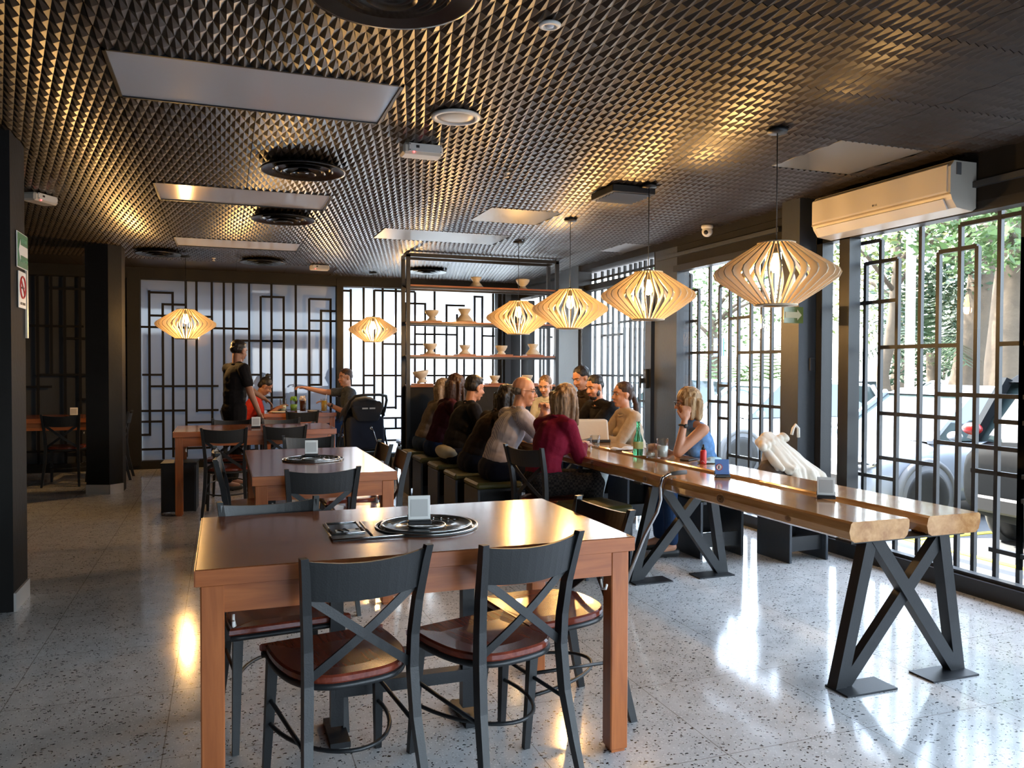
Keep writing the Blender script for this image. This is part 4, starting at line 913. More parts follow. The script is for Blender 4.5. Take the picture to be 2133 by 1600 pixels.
m = MB(); m.tube([(.02, -.15, .62), (.05, -.17, .55), (.07, -.17, .48), (.10, -.17, .40)], .006, 6); m.ell((.02, -.155, .60), (.018, .008, .022)); m.obj('strap_clip', MT['steel'], t)

# ------------------------------------------------------------------ people
SK = dict(tan=pbr('skin_tan', (.42, .20, .115), .5, var=.06, scale=20), fair=pbr('skin_fair', (.60, .34, .23), .5, var=.06, scale=20), brown=pbr('skin_brown', (.30, .135, .075), .5, var=.06, scale=20), warm=pbr('skin_warm', (.50, .24, .14), .48, var=.06, scale=20))
HM = dict(black=hairmat('hair_black', (.006, .005, .005), (.022, .018, .016)), brown=hairmat('hair_dark_brown', (.020, .009, .006), (.065, .030, .018)), light=hairmat('hair_light_brown', (.075, .040, .020), (.30, .18, .09)), blonde=hairmat('hair_blonde', (.18, .10, .045), (.52, .36, .19)), grey=hairmat('hair_grey', (.06, .055, .05), (.22, .20, .18)), pale=hairmat('hair_pale', (.12, .085, .06), (.34, .27, .20)))
EYEW = pbr('eye_white', (.36, .33, .30), .35); IRIS = pbr('iris_dark', (.02, .01, .006), .2); LIP = pbr('lips', (.38, .10, .075), .5); BROW = pbr('brow_hair', (.03, .016, .010), .8)
FAB = dict(crimson=pbr('crimson_knit', (.16, .006, .022), .85, bump=.2, bscale=80), stripe=stripes('white_striped_cotton', (.55, .50, .49), (.30, .27, .30), 34, 0), darkbrown=pbr('dark_brown_cloth', (.030, .020, .015), .85, bump=.2), black=pbr('black_cotton', (.010, .009, .010), .85, bump=.2, bscale=30), burg=pbr('burgundy_knit', (.055, .010, .014), .85, bump=.2), grey=pbr('grey_knit', (.12, .105, .10), .85, bump=.2), blue=pbr('blue_print_cotton', (.13, .27, .52), .8, var=.75, scale=26), beige=pbr('beige_knit', (.42, .33, .24), .85, bump=.2, bscale=60), jeans=pbr('blue_denim', (.018, .040, .095), .85, bump=.2, bscale=120), navy=pbr('dark_trousers', (.010, .012, .022), .85), slate=pbr('slate_print_shirt', (.075, .085, .10), .8, var=.6, scale=40), red=pbr('red_top', (.42, .03, .02), .8), plaid=chequer_cloth('plaid_skirt', (.028, .024, .022), (.010, .009, .010), 60), white=pbr('white_cotton', (.6, .6, .58), .85), cream=pbr('cream_shirt', (.42, .40, .30), .85), wideleg=pbr('pale_trousers', (.42, .46, .45), .85))
SHOE = pbr('white_shoe', (.6, .6, .6), .5); SHOEB = pbr('black_shoe', (.012, .012, .012), .5)
for m_ in FAB.values(): m_.node_tree.nodes['Principled BSDF'].inputs['Specular IOR Level'].default_value = .15
for m_ in HM.values(): m_.node_tree.nodes['Principled BSDF'].inputs['Specular IOR Level'].default_value = .3
UP = V((0, 0, 1))
def person(lab, hip, seat, face, lean=10, head=(0, 10, 0), hands=None, elbows=None, curl=.35, shirt='black', sleeve='long', pants='navy', hair='short', hm='black', skin='tan', s=.95, female=False, legs=None, standing=None, beard=None, glasses=False, neck=None, shoes=None, extra=None, vox=.0065, tuck=0, untuck=False, palms=None, lateral=0, foot=None):
    f = V((cos(R(face)), sin(R(face)), 0)); l = UP.cross(f)
    lf = V((cos(R(face if legs is None else legs)), sin(R(face if legs is None else legs)), 0)); ll = UP.cross(lf)
    root = thing('person', lab, 'person', (hip[0], hip[1], 0)); O = V((hip[0], hip[1], 0))
    P = V((0, 0, seat+.105*s))
    L = R(lean); sp = (UP*cos(L)+f*sin(L)+l*lateral).normalized(); ff = (f-sp*f.dot(sp)).normalized(); lt = sp.cross(ff)
    F = Matrix((ff, lt, sp)).transposed()
    sw = (.150 if female else .172)*s
    nb = P+sp*.475*s+f*.015*s
    L2 = R(lean*.6+(neck if neck is not None else head[1]*.45)); nd = (UP*cos(L2)+f*sin(L2)).normalized()
    hc = nb+nd*.165*s
    ya, pi_, ro = R(face+head[0]), R(head[1]), R(head[2])
    hf = V((cos(ya)*cos(pi_), sin(ya)*cos(pi_), -sin(pi_))); hl = UP.cross(hf).normalized(); hu = hf.cross(hl)
    hl, hu = hl*cos(ro)+hu*sin(ro), hu*cos(ro)-hl*sin(ro)
    H = Matrix((hf, hl, hu)).transposed()
    hp = lambda x, y, z: hc+H @ V((x, y, z))*s
    sh = {1: P+sp*.435*s+lt*sw, -1: P+sp*.435*s-lt*sw}
    UA, FA = .275*s, .245*s
    wr, el = {}, {}
    for k in (1, -1):
        tgt = (hands or {}).get(k)
        tgt = (V(tgt)-O) if tgt is not None else (sh[k]+f*.30*s-UP*.33*s-l*k*.06 if not standing else sh[k]-UP*.50*s+f*.04)
        d = tgt-sh[k]; D = min(d.length, (UA+FA)*.995); d.normalize(); wr[k] = sh[k]+d*D
        a = (UA*UA-FA*FA+D*D)/(2*D); h = sqrt(max(UA*UA-a*a, 1e-6))
        hint = (V(elbows[k])-O-sh[k]) if elbows and elbows.get(k) is not None else (-UP+l*k*.45-f*.25)
        hn = hint-d*hint.dot(d); hn.normalize(); el[k] = sh[k]+d*a+hn*h
    hipj = {k: P-UP*.02*s+ll*k*.085*s for k in (1, -1)}
    kn, an = {}, {}
    for k in (1, -1):
        if standing:
            st = standing*k; kn[k] = hipj[k]-UP*.40*s+lf*(.03+.08*st); an[k] = V((hipj[k]+lf*(-.04+.16*st))[:2]+(.085*s,))
        else:
            kn[k] = hipj[k]+lf*.40*s+ll*k*.04*s+UP*.02; an[k] = V((kn[k]+lf*(foot if foot is not None else -.03)*s)[:2]+(.085*s,))
    W_ = .92 if female else 1.0
    def torso(m, i, low=True, nar=0):
        if low: m.ell(P, (.112*s+i, (.168 if female else .160)*s+i, .115*s+i), F)
        m.ell(P+sp*.075*s, (.104*s+i, (.150 if female else .146)*s+i, .10*s+i), F)
        m.ell(P+sp*.15*s, ((.098 if female else .112)*s+i, .135*W_*s+i, .15*s+i), F)
        m.ell(P+sp*.30*s, ((.100 if female else .112)*s+i, .160*W_*s+i, .17*s+i), F)
        m.cap(sh[1].lerp(sh[-1], nar), sh[-1].lerp(sh[1], nar), .052*s+i*(1 if not nar else .5), .052*s+i*(1 if not nar else .5)); m.ell(P+sp*.39*s, (.085*s+i, .135*W_*s+i, .075*s+i), F)
        for k in (1, -1): m.cap(nb+sp*.01*s, nb.lerp(sh[k], .7 if not nar else .35), .045*s+i*.6, .046*s+i*(1 if not nar else .4))
        if female:
            for k in (1, -1): m.ell(P+sp*.29*s+ff*.075*s+lt*k*.065*s, (.055*s+i, .058*s+i, .058*s+i), F)
    def uarm(m, i, k, frac=1.0): m.cap(sh[k], sh[k].lerp(el[k], frac), (.056 if not female else .048)*s+i, (.043-.004*frac if not female else .040)*s+i*(1.3 if frac < 1 else 1))
    def farm(m, i, k, frac=1.0): m.cap(el[k], el[k].lerp(wr[k], frac), .040*s+i, (.040-.014*frac)*s+i)
    def leg(m, i, k, flare=0):
        m.cap(hipj[k], kn[k], .088*s+i, .060*s+i); m.cap(kn[k], an[k]+UP*(.02 if flare else .05), .056*s+i, .038*s+i+flare)
    b = MB(); torso(b, -.004)
    for k in (1, -1):
        uarm(b, 0, k); farm(b, 0, k); leg(b, -.003, k)
        b.cap(an[k], an[k]-UP*.03*s+lf*.12*s, .038*s, .030*s)
        d = (wr[k]-el[k]).normalized(); pn = (palms or {}).get(k); pn = V(pn) if pn is not None else -UP
        if abs(pn.dot(d)) > .9: pn = ff
        pn = (pn-d*pn.dot(d)).normalized(); la = d.cross(pn)
        Q = Matrix((d, la, pn)).transposed()
        b.cap(wr[k]-d*.02, wr[k]+d*.02, .026*s, .024*s); b.ell(wr[k]+d*.052*s, (.050*s, .039*s, .017*s), Q)
        for j, (o_, sc_) in enumerate(((-.029, .86), (-.010, 1.0), (.010, 1.04), (.029, .94))):
            p = wr[k]+d*.088*s+la*o_*s; a_ = 0
            for n_, sl in enumerate((.042, .027, .021)):
                a_ += curl*(1.0 if n_ else .7)*(1+.12*j); q = p+(d*cos(a_)+pn*sin(a_))*sl*sc_*s; b.cap(p, q, (.0095-.001*n_)*s, (.0088-.001*n_)*s, 8); p = q
        td = k  # thumb leaves the side of the palm
        p = wr[k]+d*.028*s+la*.030*td*s; q = p+(d*.72+la*.62*td+pn*.25).normalized()*.040*s; b.cap(p, q, .0125*s, .0105*s, 8)
        q2 = q+(d*.90+la*.15*td+pn*(.25+curl*.6)).normalized()*.030*s; b.cap(q, q2, .0105*s, .0085*s, 8)
    b.cap(nb-sp*.03*s, hp(-.02, 0, -.045), .056*s*(.88 if female else 1), .050*s*(.88 if female else 1))
    e_ = lambda x, y, z, a, c_, d_: b.ell(hp(x, y, z), (a*s, c_*s, d_*s), H)
    e_(-.012, 0, .032, .093, .074, .088); e_(.022, 0, -.030, .062, .060, .080); e_(.045, 0, -.088, .033, .034, .026); e_(.0, 0, -.065, .055, .055, .045)
    for k in (1, -1):
        e_(.055, k*.032, -.028, .028, .024, .028); b.cap(hp(.078, 0, .030), hp(.062, k*.045, .030), .010*s, .009*s, 8)
        e_(-.004, k*.076, -.004, .018, .009, .030); e_(.004, k*.078, -.028, .009, .007, .012)
    b.cap(hp(.080, 0, .012), hp(.102, 0, -.024), .008*s, .0125*s, 8)
    for k in (1, -1): e_(.090, k*.011, -.028, .010, .008, .007)
    b.cap(hp(.080, -.016, -.058), hp(.080, .016, -.058), .008*s, .008*s, 8)
    mesh_obj('body', voxel(b, vox, 2), SK[skin], root)
    for k in (1, -1):
        m = MB(); m.ell(hp(.0690, k*.029, .010), (.0115*s, .0120*s, .0065*s), H, nu=12, nv=8); eo = m.obj('eye', EYEW, root)
        m = MB(); m.ell(hp(.0770, k*.029, .010), (.0045*s, .0055*s, .0055*s), H, nu=10, nv=6); m.obj('iris', IRIS, eo)
        m = MB(); m.cap(hp(.090, k*.014, .031), hp(.078, k*.044, .034), .0042*s, .0030*s, 6); m.obj('eyebrow', BROW, root)
    m = MB(); m.cap(hp(.0865, -.015, -.0575), hp(.0865, .015, -.0575), .0045*s, .0045*s, 8); m.cap(hp(.088, -.008, -.0535), hp(.088, .008, -.0535), .0035*s, .0035*s, 8); m.obj('lips', LIP, root)
    # clothes
    m = MB(); torso(m, .012 if sleeve != 'none' else .008, untuck, .17 if sleeve == 'none' else 0)
    if tuck: m.ell(P-sp*.03*s, (.125*s, .178*s, .09*s), F)
    for k in (1, -1):
        if sleeve == 'none': continue
        uarm(m, .014, k, 1.0 if sleeve == 'long' else (.92 if sleeve == 'half' else .62))
        if sleeve == 'long': farm(m, .012, k, .93)
    me = voxel(m, .008, 3)
    rough_up(me, lambda c: .0045*noise.noise(c*14)+.0025*noise.noise(c*34))
    sobj = mesh_obj('shirt', me, FAB[shirt], root)
    m = MB(); ring = []
    for k in range(16):
        q = 2*pi*k/16; ring.append(nb-sp*.012*s+(ff*cos(q)*.062+lt*sin(q)*.066)*s+sp*(.012-.018*cos(q))*s)
    m.tube(ring, .009*s, 8, closed=True); m.obj('collar', FAB[shirt], root)
    m = MB(); m.ell(P-UP*.01*s, (.125*s, .176*s if female else .168*s, .112*s), F)
    for k in (1, -1): leg(m, .012, k, .02 if pants == 'wideleg' else 0)
    me = voxel(m, .009, 3)
    rough_up(me, lambda c: .004*noise.noise(c*12))
    mesh_obj('trousers' if pants != 'plaid' else 'skirt', me, FAB[pants], root)
    for k in (1, -1):
        m = MB(); m.cap(an[k]-UP*.042*s-lf*.03*s, an[k]-UP*.048*s+lf*.15*s, .036*s, .032*s); m.box(an[k]-UP*(an[k].z-.008)+lf*.055*s, (.02, .02, .01)); m.obj('shoe', shoes or SHOEB, root)
    # hair
    m = MB(); h_ = lambda x, y, z, a, c_, d_: m.ell(hp(x, y, z), (a*s, c_*s, d_*s), H)
    def strand(x, y, z, dx, dz, r0_, r1_, side=0):
        a = hp(x, y, z); mid = a-UP*dz*.5*s-f*dx*.5*s+l*side*s; e2 = a-UP*dz*s-f*dx*s+l*side*1.4*s
        m.cap(a, mid, r0_*s, (r0_+r1_)/2*s); m.cap(mid, e2, (r0_+r1_)/2*s, r1_*s)
    if hair == 'short': h_(-.020, 0, .060, .092, .080, .072); h_(-.030, 0, .018, .083, .0805, .064); h_(.030, 0, .094, .040, .055, .024)
    elif hair == 'buzz': h_(-.018, 0, .054, .090, .078, .074); h_(-.030, 0, .014, .080, .0785, .058)
    elif hair == 'fringe':
        h_(-.032, 0, .008, .0785, .0785, .046)
    elif hair in ('long', 'wavy'):
        h_(-.022, 0, .048, .096, .088, .088); h_(-.055, 0, -.01, .055, .078, .085); n_ = .24 if hair == 'wavy' else .30
        for y in (-.055, -.02, .02, .055): strand(-.075, y, .0, .0, n_, .038, .024)
        m.cap(hp(-.06, 0, -.02), hp(-.06, 0, -.02)-UP*n_*.8*s, .062*s, .050*s)
        for k in (1, -1): m.cap(hp(-.04, k*.045, 0), hp(-.045, k*.045, 0)-UP*n_*.85*s, .046*s, .036*s)
        for k in (1, -1): strand(-.01, k*.078, .03, .01, n_*.95, .030, .022, k*.004); strand(.035, k*.066, .045, -.012, n_*.82, .022, .016, k*.006)
    elif hair == 'bob':
        h_(-.018, 0, .046, .100, .092, .090); h_(-.045, 0, -.035, .066, .086, .072)
        for y in (-.06, -.02, .02, .06): strand(-.072, y, .0, -.004, .115, .042, .032)
        for k in (1, -1): strand(-.012, k*.078, .02, .0, .13, .034, .026); strand(.030, k*.070, .040, -.004, .11, .022, .016)
    elif hair in ('ponytail', 'bun'):
        h_(-.022, 0, .050, .092, .082, .080); h_(-.060, 0, .0, .048, .066, .062)
        if hair == 'ponytail':
            p0 = hp(-.108, 0, .010); m.cap(hp(-.09, 0, .02), p0, .028*s, .022*s)
            p1 = p0-f*.035-UP*.09; p2 = p1-f*.01-UP*.13; p3 = p2+f*.02-UP*.10; m.cap(p0, p1, .024*s, .028*s); m.cap(p1, p2, .028*s, .022*s); m.cap(p2, p3, .022*s, .012*s)
        else:
            m.ell(hp(-.055, 0, .142), (.036*s, .040*s, .034*s), H); m.ell(hp(-.035, .02, .165), (.020*s, .022*s, .020*s), H)
    if beard: h_(.040, 0, -.088, .040, .040, .030); [h_(.016, k*.050, -.052, .028, .010, .036) for k in (1, -1)]; m.cap(hp(.088, -.020, -.046), hp(.088, .020, -.046), .006*s, .006*s, 8)
    me = voxel(m, .006, 5 if hair in ('long', 'wavy', 'bob') else 3)
    if hair in ('long', 'wavy', 'bob'):
        rough_up(me, lambda c: .007*noise.noise(V((c.x*34, c.y*34, c.z*6)))+.003*noise.noise(c*60))
    else:
        rough_up(me, lambda c: .003*noise.noise(c*40))
    mesh_obj('hair', me, HM[hm], root)
    if glasses:
        m = MB()
        for k in (1, -1):
            m.tube([hp(.098, k*.031+.024*cos(q), .006+.018*sin(q)) for q in [2*pi*j/16 for j in range(16)]], .0016, 5, closed=True); m.tube([hp(.096, k*.055, .012), hp(.05, k*.076, .014), hp(-.005, k*.082, .012)], .0018, 5)
        m.tube([hp(.100, -.008, .008), hp(.102, 0, .011), hp(.100, .008, .008)], .0016, 5); m.obj('glasses', IRIS, root)
    if extra: extra(root, dict(hp=hp, wr=wr, el=el, P=P, sp=sp, ff=ff, lt=lt, nb=nb, s=s, f=f, l=l, sh=sh, F=F))
    return root
def watch(k, mat):
    def g(root, d):
        w0 = d['wr'][k]; dd = (w0-d['el'][k]).normalized(); w1 = w0-dd*.03
        x = dd.cross(UP).normalized(); y = dd.cross(x)
        m = MB(); m.tube([w1+(x*cos(q)+y*sin(q))*.031 for q in [2*pi*j/16 for j in range(16)]], .0065, 6, closed=True); m.ell(w1-V((0, 1, 0))*.032, (.016, .008, .016)); m.obj('wrist_watch', mat, root)
    return g
def tail(root, d):
    m = MB(); P = d['P']; m.ell(P-d['ff']*.03+V((0, 0, -.015)), (.135, .180, .075), d['F']); mesh_obj('shirt_tail', voxel(m, .01, 3), FAB['cream'], root)
person('woman in a crimson sweater with wavy light brown hair, looking down at her phone', (2.10, 5.20), .44, 22, 19, (-4, 36, 0), {1: (2.50, 5.53, .755), -1: (2.50, 5.36, .755)}, shirt='crimson', pants='plaid', hair='wavy', hm='light', skin='fair', female=True, legs=-22, s=.93, extra=watch(-1, SHOE), curl=.5)
person('balding man in a white striped shirt resting his chin on clasped hands', (2.00, 5.95), .44, 2, 24, (-28, 6, 0), {1: (2.40, 5.92, .955), -1: (2.39, 5.83, .955)}, {1: (2.36, 6.15, .60), -1: (2.36, 5.62, .60)}, shirt='stripe', sleeve='half', pants='navy', hair='fringe', hm='grey', skin='warm', glasses=True, curl=.75, palms={1: (0, -1, -.2), -1: (0, 1, -.2)}, s=1.0)
person('hunched dark-haired person in a dark brown jacket, mostly hidden behind the striped shirt', (1.98, 6.50), .44, 5, 32, (10, 25, 0), shirt='darkbrown', hair='long', hm='black', skin='brown')
person('dark-haired man in a black top seen in profile, pale shirt tail showing', (1.99, 7.12), .44, 6, 20, (6, 12, 0), shirt='black', pants='navy', hair='short', hm='black', skin='tan', extra=tail, s=.98)
person('woman in a dark burgundy sweater with straight dark brown hair', (1.98, 7.72), .44, 4, 18, (-2, 24, 0), shirt='burg', pants='jeans', hair='long', hm='brown', skin='fair', female=True, s=.98)
person('pale-haired person in a grey sweater and jeans, last of the left row', (1.99, 8.28), .44, 4, 22, (0, 16, 0), shirt='grey', pants='jeans', hair='wavy', hm='pale', skin='fair', female=True, s=.93)
person('blonde woman in a sleeveless blue top leaning her chin on her hand', (3.30, 4.93), .43, 172, 17, (-8, 6, 0), {1: (3.035, 4.845, .955), -1: (2.97, 5.06, .75)}, {1: (3.06, 4.78, .5), -1: None}, shirt='blue', sleeve='none', pants='jeans', hair='bob', hm='blonde', skin='warm', female=True, glasses=True, curl=.7, palms={1: (.3, 1, 0), -1: (0, 0, -1)}, extra=watch(1, SHOEB), s=.90)
person('girl in a beige sweater with a long dark ponytail, seen in profile', (3.38, 6.15), .42, 178, 14, (4, 2, 0), {1: (2.98, 6.18, .755), -1: (2.97, 6.38, .755)}, shirt='beige', pants='wideleg', hair='ponytail', hm='brown', skin='warm', female=True, shoes=SHOE, s=.93, foot=.12)
person('bearded man in a black short-sleeved shirt leaning on the long table', (3.44, 6.75), .47, 190, 18, (8, 14, 0), {1: (2.96, 6.72, .76), -1: (2.94, 7.02, .76)}, shirt='black', sleeve='short', pants='jeans', hair='buzz', hm='black', skin='warm', beard=True)
person('dark-haired woman half hidden behind the bearded man', (3.63, 7.50), .50, 190, 14, (6, 22, 0), shirt='darkbrown', pants='navy', hair='ponytail', hm='black', skin='warm', female=True, s=1.0)
person('fair woman facing the camera at the far right of the long table', (3.44, 8.20), .45, 215, 12, (15, 18, 0), shirt='white', pants='jeans', hair='ponytail', hm='light', skin='fair', female=True, s=.93)
person('waiter standing in black clothes, turned away beside the third table', (.11, 9.12), .79, 28, 3, (10, 12, 0), {-1: (.36, 8.92, .83), 1: (.42, 9.35, .98)}, shirt='black', sleeve='short', pants='black', hair='short', hm='black', skin='brown', standing=.5, s=.95, tuck=1)
person('woman in a red top with a hair bun, bending over the couple\'s table', (.22, 10.72), .45, -4, 26, (2, 34, 0), {1: (.66, 10.85, .79), -1: (.64, 10.58, .79)}, shirt='red', sleeve='short', pants='navy', hair='bun', hm='black', skin='brown', female=True, s=.93)
person('man in a slate patterned shirt gesturing across the couple\'s table', (1.62, 10.72), .45, 184, 8, (22, 4, 0), {1: (1.29, 10.52, .84), -1: (1.02, 10.80, 1.05)}, {1: None, -1: (1.35, 10.95, .7)}, shirt='slate', sleeve='short', pants='jeans', hair='buzz', hm='brown', skin='warm', extra=watch(1, SHOEB), s=1.0)
c0 = [((2.20 if 0 else .22, 10.72), R(-90), 'dark cross-back chair under the woman in the red top'), ((1.66, 10.74), R(90), 'dark cross-back chair under the man in the slate shirt')]
for (x, y), a, lab in c0: place_copy(ch0, (x, y, 0), a, lab)
o = MB(); o.box((0, 0, .004), (.07, .14, .008), bev=.003); o = o.obj('phone', MT['ink']); o.location = (2.575, 5.50, .775); o.rotation_euler = (R(8), R(-15), R(-50)); tag(o, 'dark phone held by the woman in the crimson sweater', 'phone')
for x, y, lab in ((.66, 10.45, 'plate nearest the woman on the couple\'s table'), (.62, 10.86, 'plate at the back of the couple\'s table'), (1.12, 10.62, 'plate nearest the man on the couple\'s table')):
    t = MB(); t.lathe([(0, .006), (.06, .004), (.07, .006), (.105, .016), (.11, .014), (.07, .0), (0, .0)], n=32); o = t.obj('plate', MT['white'] if 'back' not in lab else MT['ink']); o.location = (x, y, .751); tag(o, lab, 'plate', 'plates on the couple\'s table')

# ------------------------------------------------------------------ the street outside
GZ = -.5
m = MB(); m.box((20, 14, GZ-.05), (60, 70, .1)); struct(m.obj('ground', MT['asphalt']))
m = MB(); m.box((5.5, 8, GZ+.005), (2.0, 30, .02)); struct(m.obj('path', MT['concrete']))
m = MB(); m.box((6.88, 5.2, GZ+.004), (.09, 3.2, .008)); m.obj
o = m.obj('parking_line', MT['yellow']); tag(o, 'yellow painted line running along the parking bays', 'road marking', 'yellow parking lines')
for y in (6.55, 10.3, 3.6): m = MB(); m.box((8.9, y, GZ+.004), (4.0, .09, .008)); o = m.obj('parking_line', MT['yellow']); tag(o, {6.55: 'yellow bay line between the dark and the silver car', 10.3: 'yellow bay line beyond the silver car', 3.6: 'yellow bay line nearest the right picture edge'}[y], 'road marking', 'yellow parking lines')
m = MB(); m.box((26, 20, 1.2), (.3, 44, 3.4)); m.box((14, 42, 1.6), (26, .3, 4.2)); struct(m.obj('wall_street', MT['stucco']))
m = MB(); m.box((0.2, 12.6, 1.2), (3.6, .2, 3.6)); m.box((-3.2, 12.0, 1.2), (3.6, .2, 3.6)); struct(m.obj('wall_shade', MT['greywall']))  # unseen walls added outside to shade the grey panes of the back wall
def car(lab, loc, rz, paint, sc_=1.0, tz=.86, group='cars parked outside'):
    t = thing('car', lab, 'car', loc, R(rz), group); t.scale = (sc_, sc_, sc_)
    sec = [(2.10, .36, .66, .66), (2.06, .28, .76, .76), (1.90, .22, .86, .84), (1.45, .20, .95, .87), (1.05, .20, 1.00, .88), (.3, .20, 1.01, .885), (-.7, .20, 1.02, .885), (-1.5, .20, 1.03, .875), (-1.95, .24, 1.02, .85), (-2.10, .34, .96, .80), (-2.14, .42, .80, .76)]
    m = MB(); vs = []; n = 14
    for x, zb, zt, hw in sec:
        h = (zt-zb); cz = (zt+zb)/2
        for k in range(n):
            q = 2*pi*(k+.5)/n; c_, s_ = cos(q), sin(q); e = .35
            vs.append((x, hw*(abs(c_)**e)*(1 if c_ > 0 else -1), cz+h/2*(abs(s_)**.42)*(1 if s_ > 0 else -1)))
    fs = [tuple(range(n)), tuple((len(sec)-1)*n+k for k in range(n-1, -1, -1))]+[(i*n+k, i*n+(k+1) % n, (i+1)*n+(k+1) % n, (i+1)*n+k) for i in range(len(sec)-1) for k in range(n)]
    m._add(vs, fs, True); o = m.obj('body', paint, t); o.modifiers.new('s', 'SUBSURF').levels = 1; o.modifiers['s'].render_levels = 1
    m = hull(MB(), [(1.12, .76, .97), (1.12, -.76, .97), (-1.98, .78, .97), (-1.98, -.78, .97), (.35, .64, 1.52), (.35, -.64, 1.52), (-1.72, .63, 1.50), (-1.72, -.63, 1.50), (-.6, .66, 1.56), (-.6, -.66, 1.56)]); m.obj('glazing', CARGLASS, t)
    m = hull(MB(), [(.42, .62, 1.50), (.42, -.62, 1.50), (-1.82, .62, 1.49), (-1.82, -.62, 1.49), (.25, .60, 1.57), (.25, -.60, 1.57), (-1.70, .60, 1.56), (-1.70, -.60, 1.56), (-.6, .60, 1.61), (-.6, -.60, 1.61)]); o = m.obj('roof', paint, t); b_ = o.modifiers.new('b', 'BEVEL'); b_.width = .03; b_.segments = 2
    m = MB()
    for s_ in (-1, 1):
        m.beam((1.14, s_*.775, .97), (.38, s_*.645, 1.53), .07, .05); m.beam((-1.98, s_*.79, .97), (-1.76, s_*.64, 1.52), .16, .06); m.beam((-.25, s_*.79, .98), (-.30, s_*.665, 1.55), .08, .03); m.beam((-1.15, s_*.79, .98), (-1.15, s_*.66, 1.54), .09, .03)
    m.obj('pillars', paint, t)
    for x in (1.30, -1.28):
        for s_ in (-1, 1):
            m = MB(); m.tube([(x+.42*cos(q), s_*.885, .34+.42*sin(q)) for q in [pi*(k/16*1.1-.05) for k in range(17)]], .045, 8); m.lathe([(0, -.03), (.40, -.03), (.40, .004), (0, .004)], n=32, axis=Matrix.Rotation(pi/2, 3, 'X'), c=(x, s_*.885, .36)); m.obj('wheel_arch', MT['rubber'], t)
            w_ = thing('wheel'); w_.parent = t; w_.location = (x, s_*.83, .34)
            m = MB(); m.lathe([(.21, -.09), (.29, -.10), (.335, -.08), (.342, 0), (.335, .08), (.29, .10), (.21, .09)], n=40, axis=Matrix.Rotation(pi/2, 3, 'X')); m.obj('tyre', MT['ink'], w_)
            m = MB(); m.lathe([(.185, .05), (.215, .085), (.222, .085), (.222, -.085), (.215, -.085), (.185, -.05)], n=40, axis=Matrix.Rotation(pi/2, 3, 'X')); m.ell((0, s_*.055, 0), (.045, .02, .045))
            for k in range(5):
                a = 2*pi*k/5+.3
                for da in (-.13, .13): m.beam((.03*cos(a), s_*.06, .03*sin(a)), (.205*cos(a+da), s_*.075, .205*sin(a+da)), .035, .02, up=(0, 1, 0))
            m.obj('rim', MT['steel'], w_)
    for s_ in (-1, 1):
        m = MB(); m.ell((1.98, s_*.64, .74), (.13, .17, .075)); m.obj('headlight', MT['cup'] if False else MT['chrome'], t)
        m = MB(); m.ell((-2.07, s_*.72, tz), (.05, .10, .055)); m.obj('tail_light', TAIL, t)
        m = MB(); m.ell((.95, s_*.95, 1.05), (.06, .10, .06)); m.obj('mirror', paint, t)
    m = MB(); m.box((2.09, 0, .50), (.06, 1.0, .20), bev=.02); m.box((-2.13, 0, .45), (.06, 1.3, .14), bev=.02); m.obj('bumper_grille', MT['ink'], t)
    m = MB()
    for s_ in (-1, 1):
        for x in (-.25, -1.18, .85): m.box((x, s_*.888, .66), (.006, .006, .62))
        m.box((.3, s_*.89, .86), (.12, .015, .02)); m.box((-.65, s_*.89, .87), (.12, .015, .02))
    m.obj('door_seams', MT['rubber'], t)
    return t
CARGLASS = pbr('car_glass', (.03, .045, .045), .05, 0, .8)
TAIL = pbr('tail_light_red', (.22, .008, .008), .3)
PW = pbr('white_car_paint', (.75, .77, .80), .2, 0, .5, coat=.6); PS = pbr('silver_car_paint', (.25, .27, .30), .3, .1, .5, coat=.6); PD = pbr('dark_car_paint', (.008, .009, .010), .6, 0, .04)
car('silver car with its front wheel showing behind the long table\'s end', (8.92, 7.90, GZ), 180, PS)
car('dark car at the right edge with a red tail light', (9.45, 5.16, GZ), 0, PD, 1.14, 1.08)
car('white car seen through the barred window left of the slate pillar', (9.60, 12.35, GZ), 180, PW)
car('farther white car beyond the white one, behind the bars', (9.4, 16.4, GZ), 180, PW)
car('white car parked across the street behind the silver one', (15.5, 13.4, GZ), 90, PW)
car('pale car parked across the street near the big tree trunks', (16.0, 18.6, GZ), 90, PW)
LEAF = [pbr('leaf_green_%s' % n, c_, .6, var=.3, scale=3) for n, c_ in (('mid', (.050, .095, .018)), ('dark', (.020, .045, .014)), ('yellow', (.12, .14, .03)))]
BARK = pbr('bark', (.075, .055, .035), .9, var=.35, scale=5, bump=.6, bscale=12)
def leaves(rnd, c_, r_, n_, sz):
    vs = []; fs = []
    for i in range(n_):
        while True:
            p = V((rnd.uniform(-1, 1), rnd.uniform(-1, 1), rnd.uniform(-1, 1)))
            if p.length < 1: break
        p = V((p.x*r_[0], p.y*r_[1], p.z*r_[2]))+V(c_); a = V((rnd.gauss(0, 1), rnd.gauss(0, 1), rnd.gauss(0, .6))).normalized(); b_ = a.cross(V((rnd.gauss(0, 1), rnd.gauss(0, 1), rnd.gauss(0, 1)))).normalized()
        q = sz*rnd.uniform(.6, 1.3); k = len(vs)
        vs += [p-a*q, p-b_*q*.4, p+a*q, p+b_*q*.4]; fs.append((k, k+1, k+2, k+3))
    return vs, fs
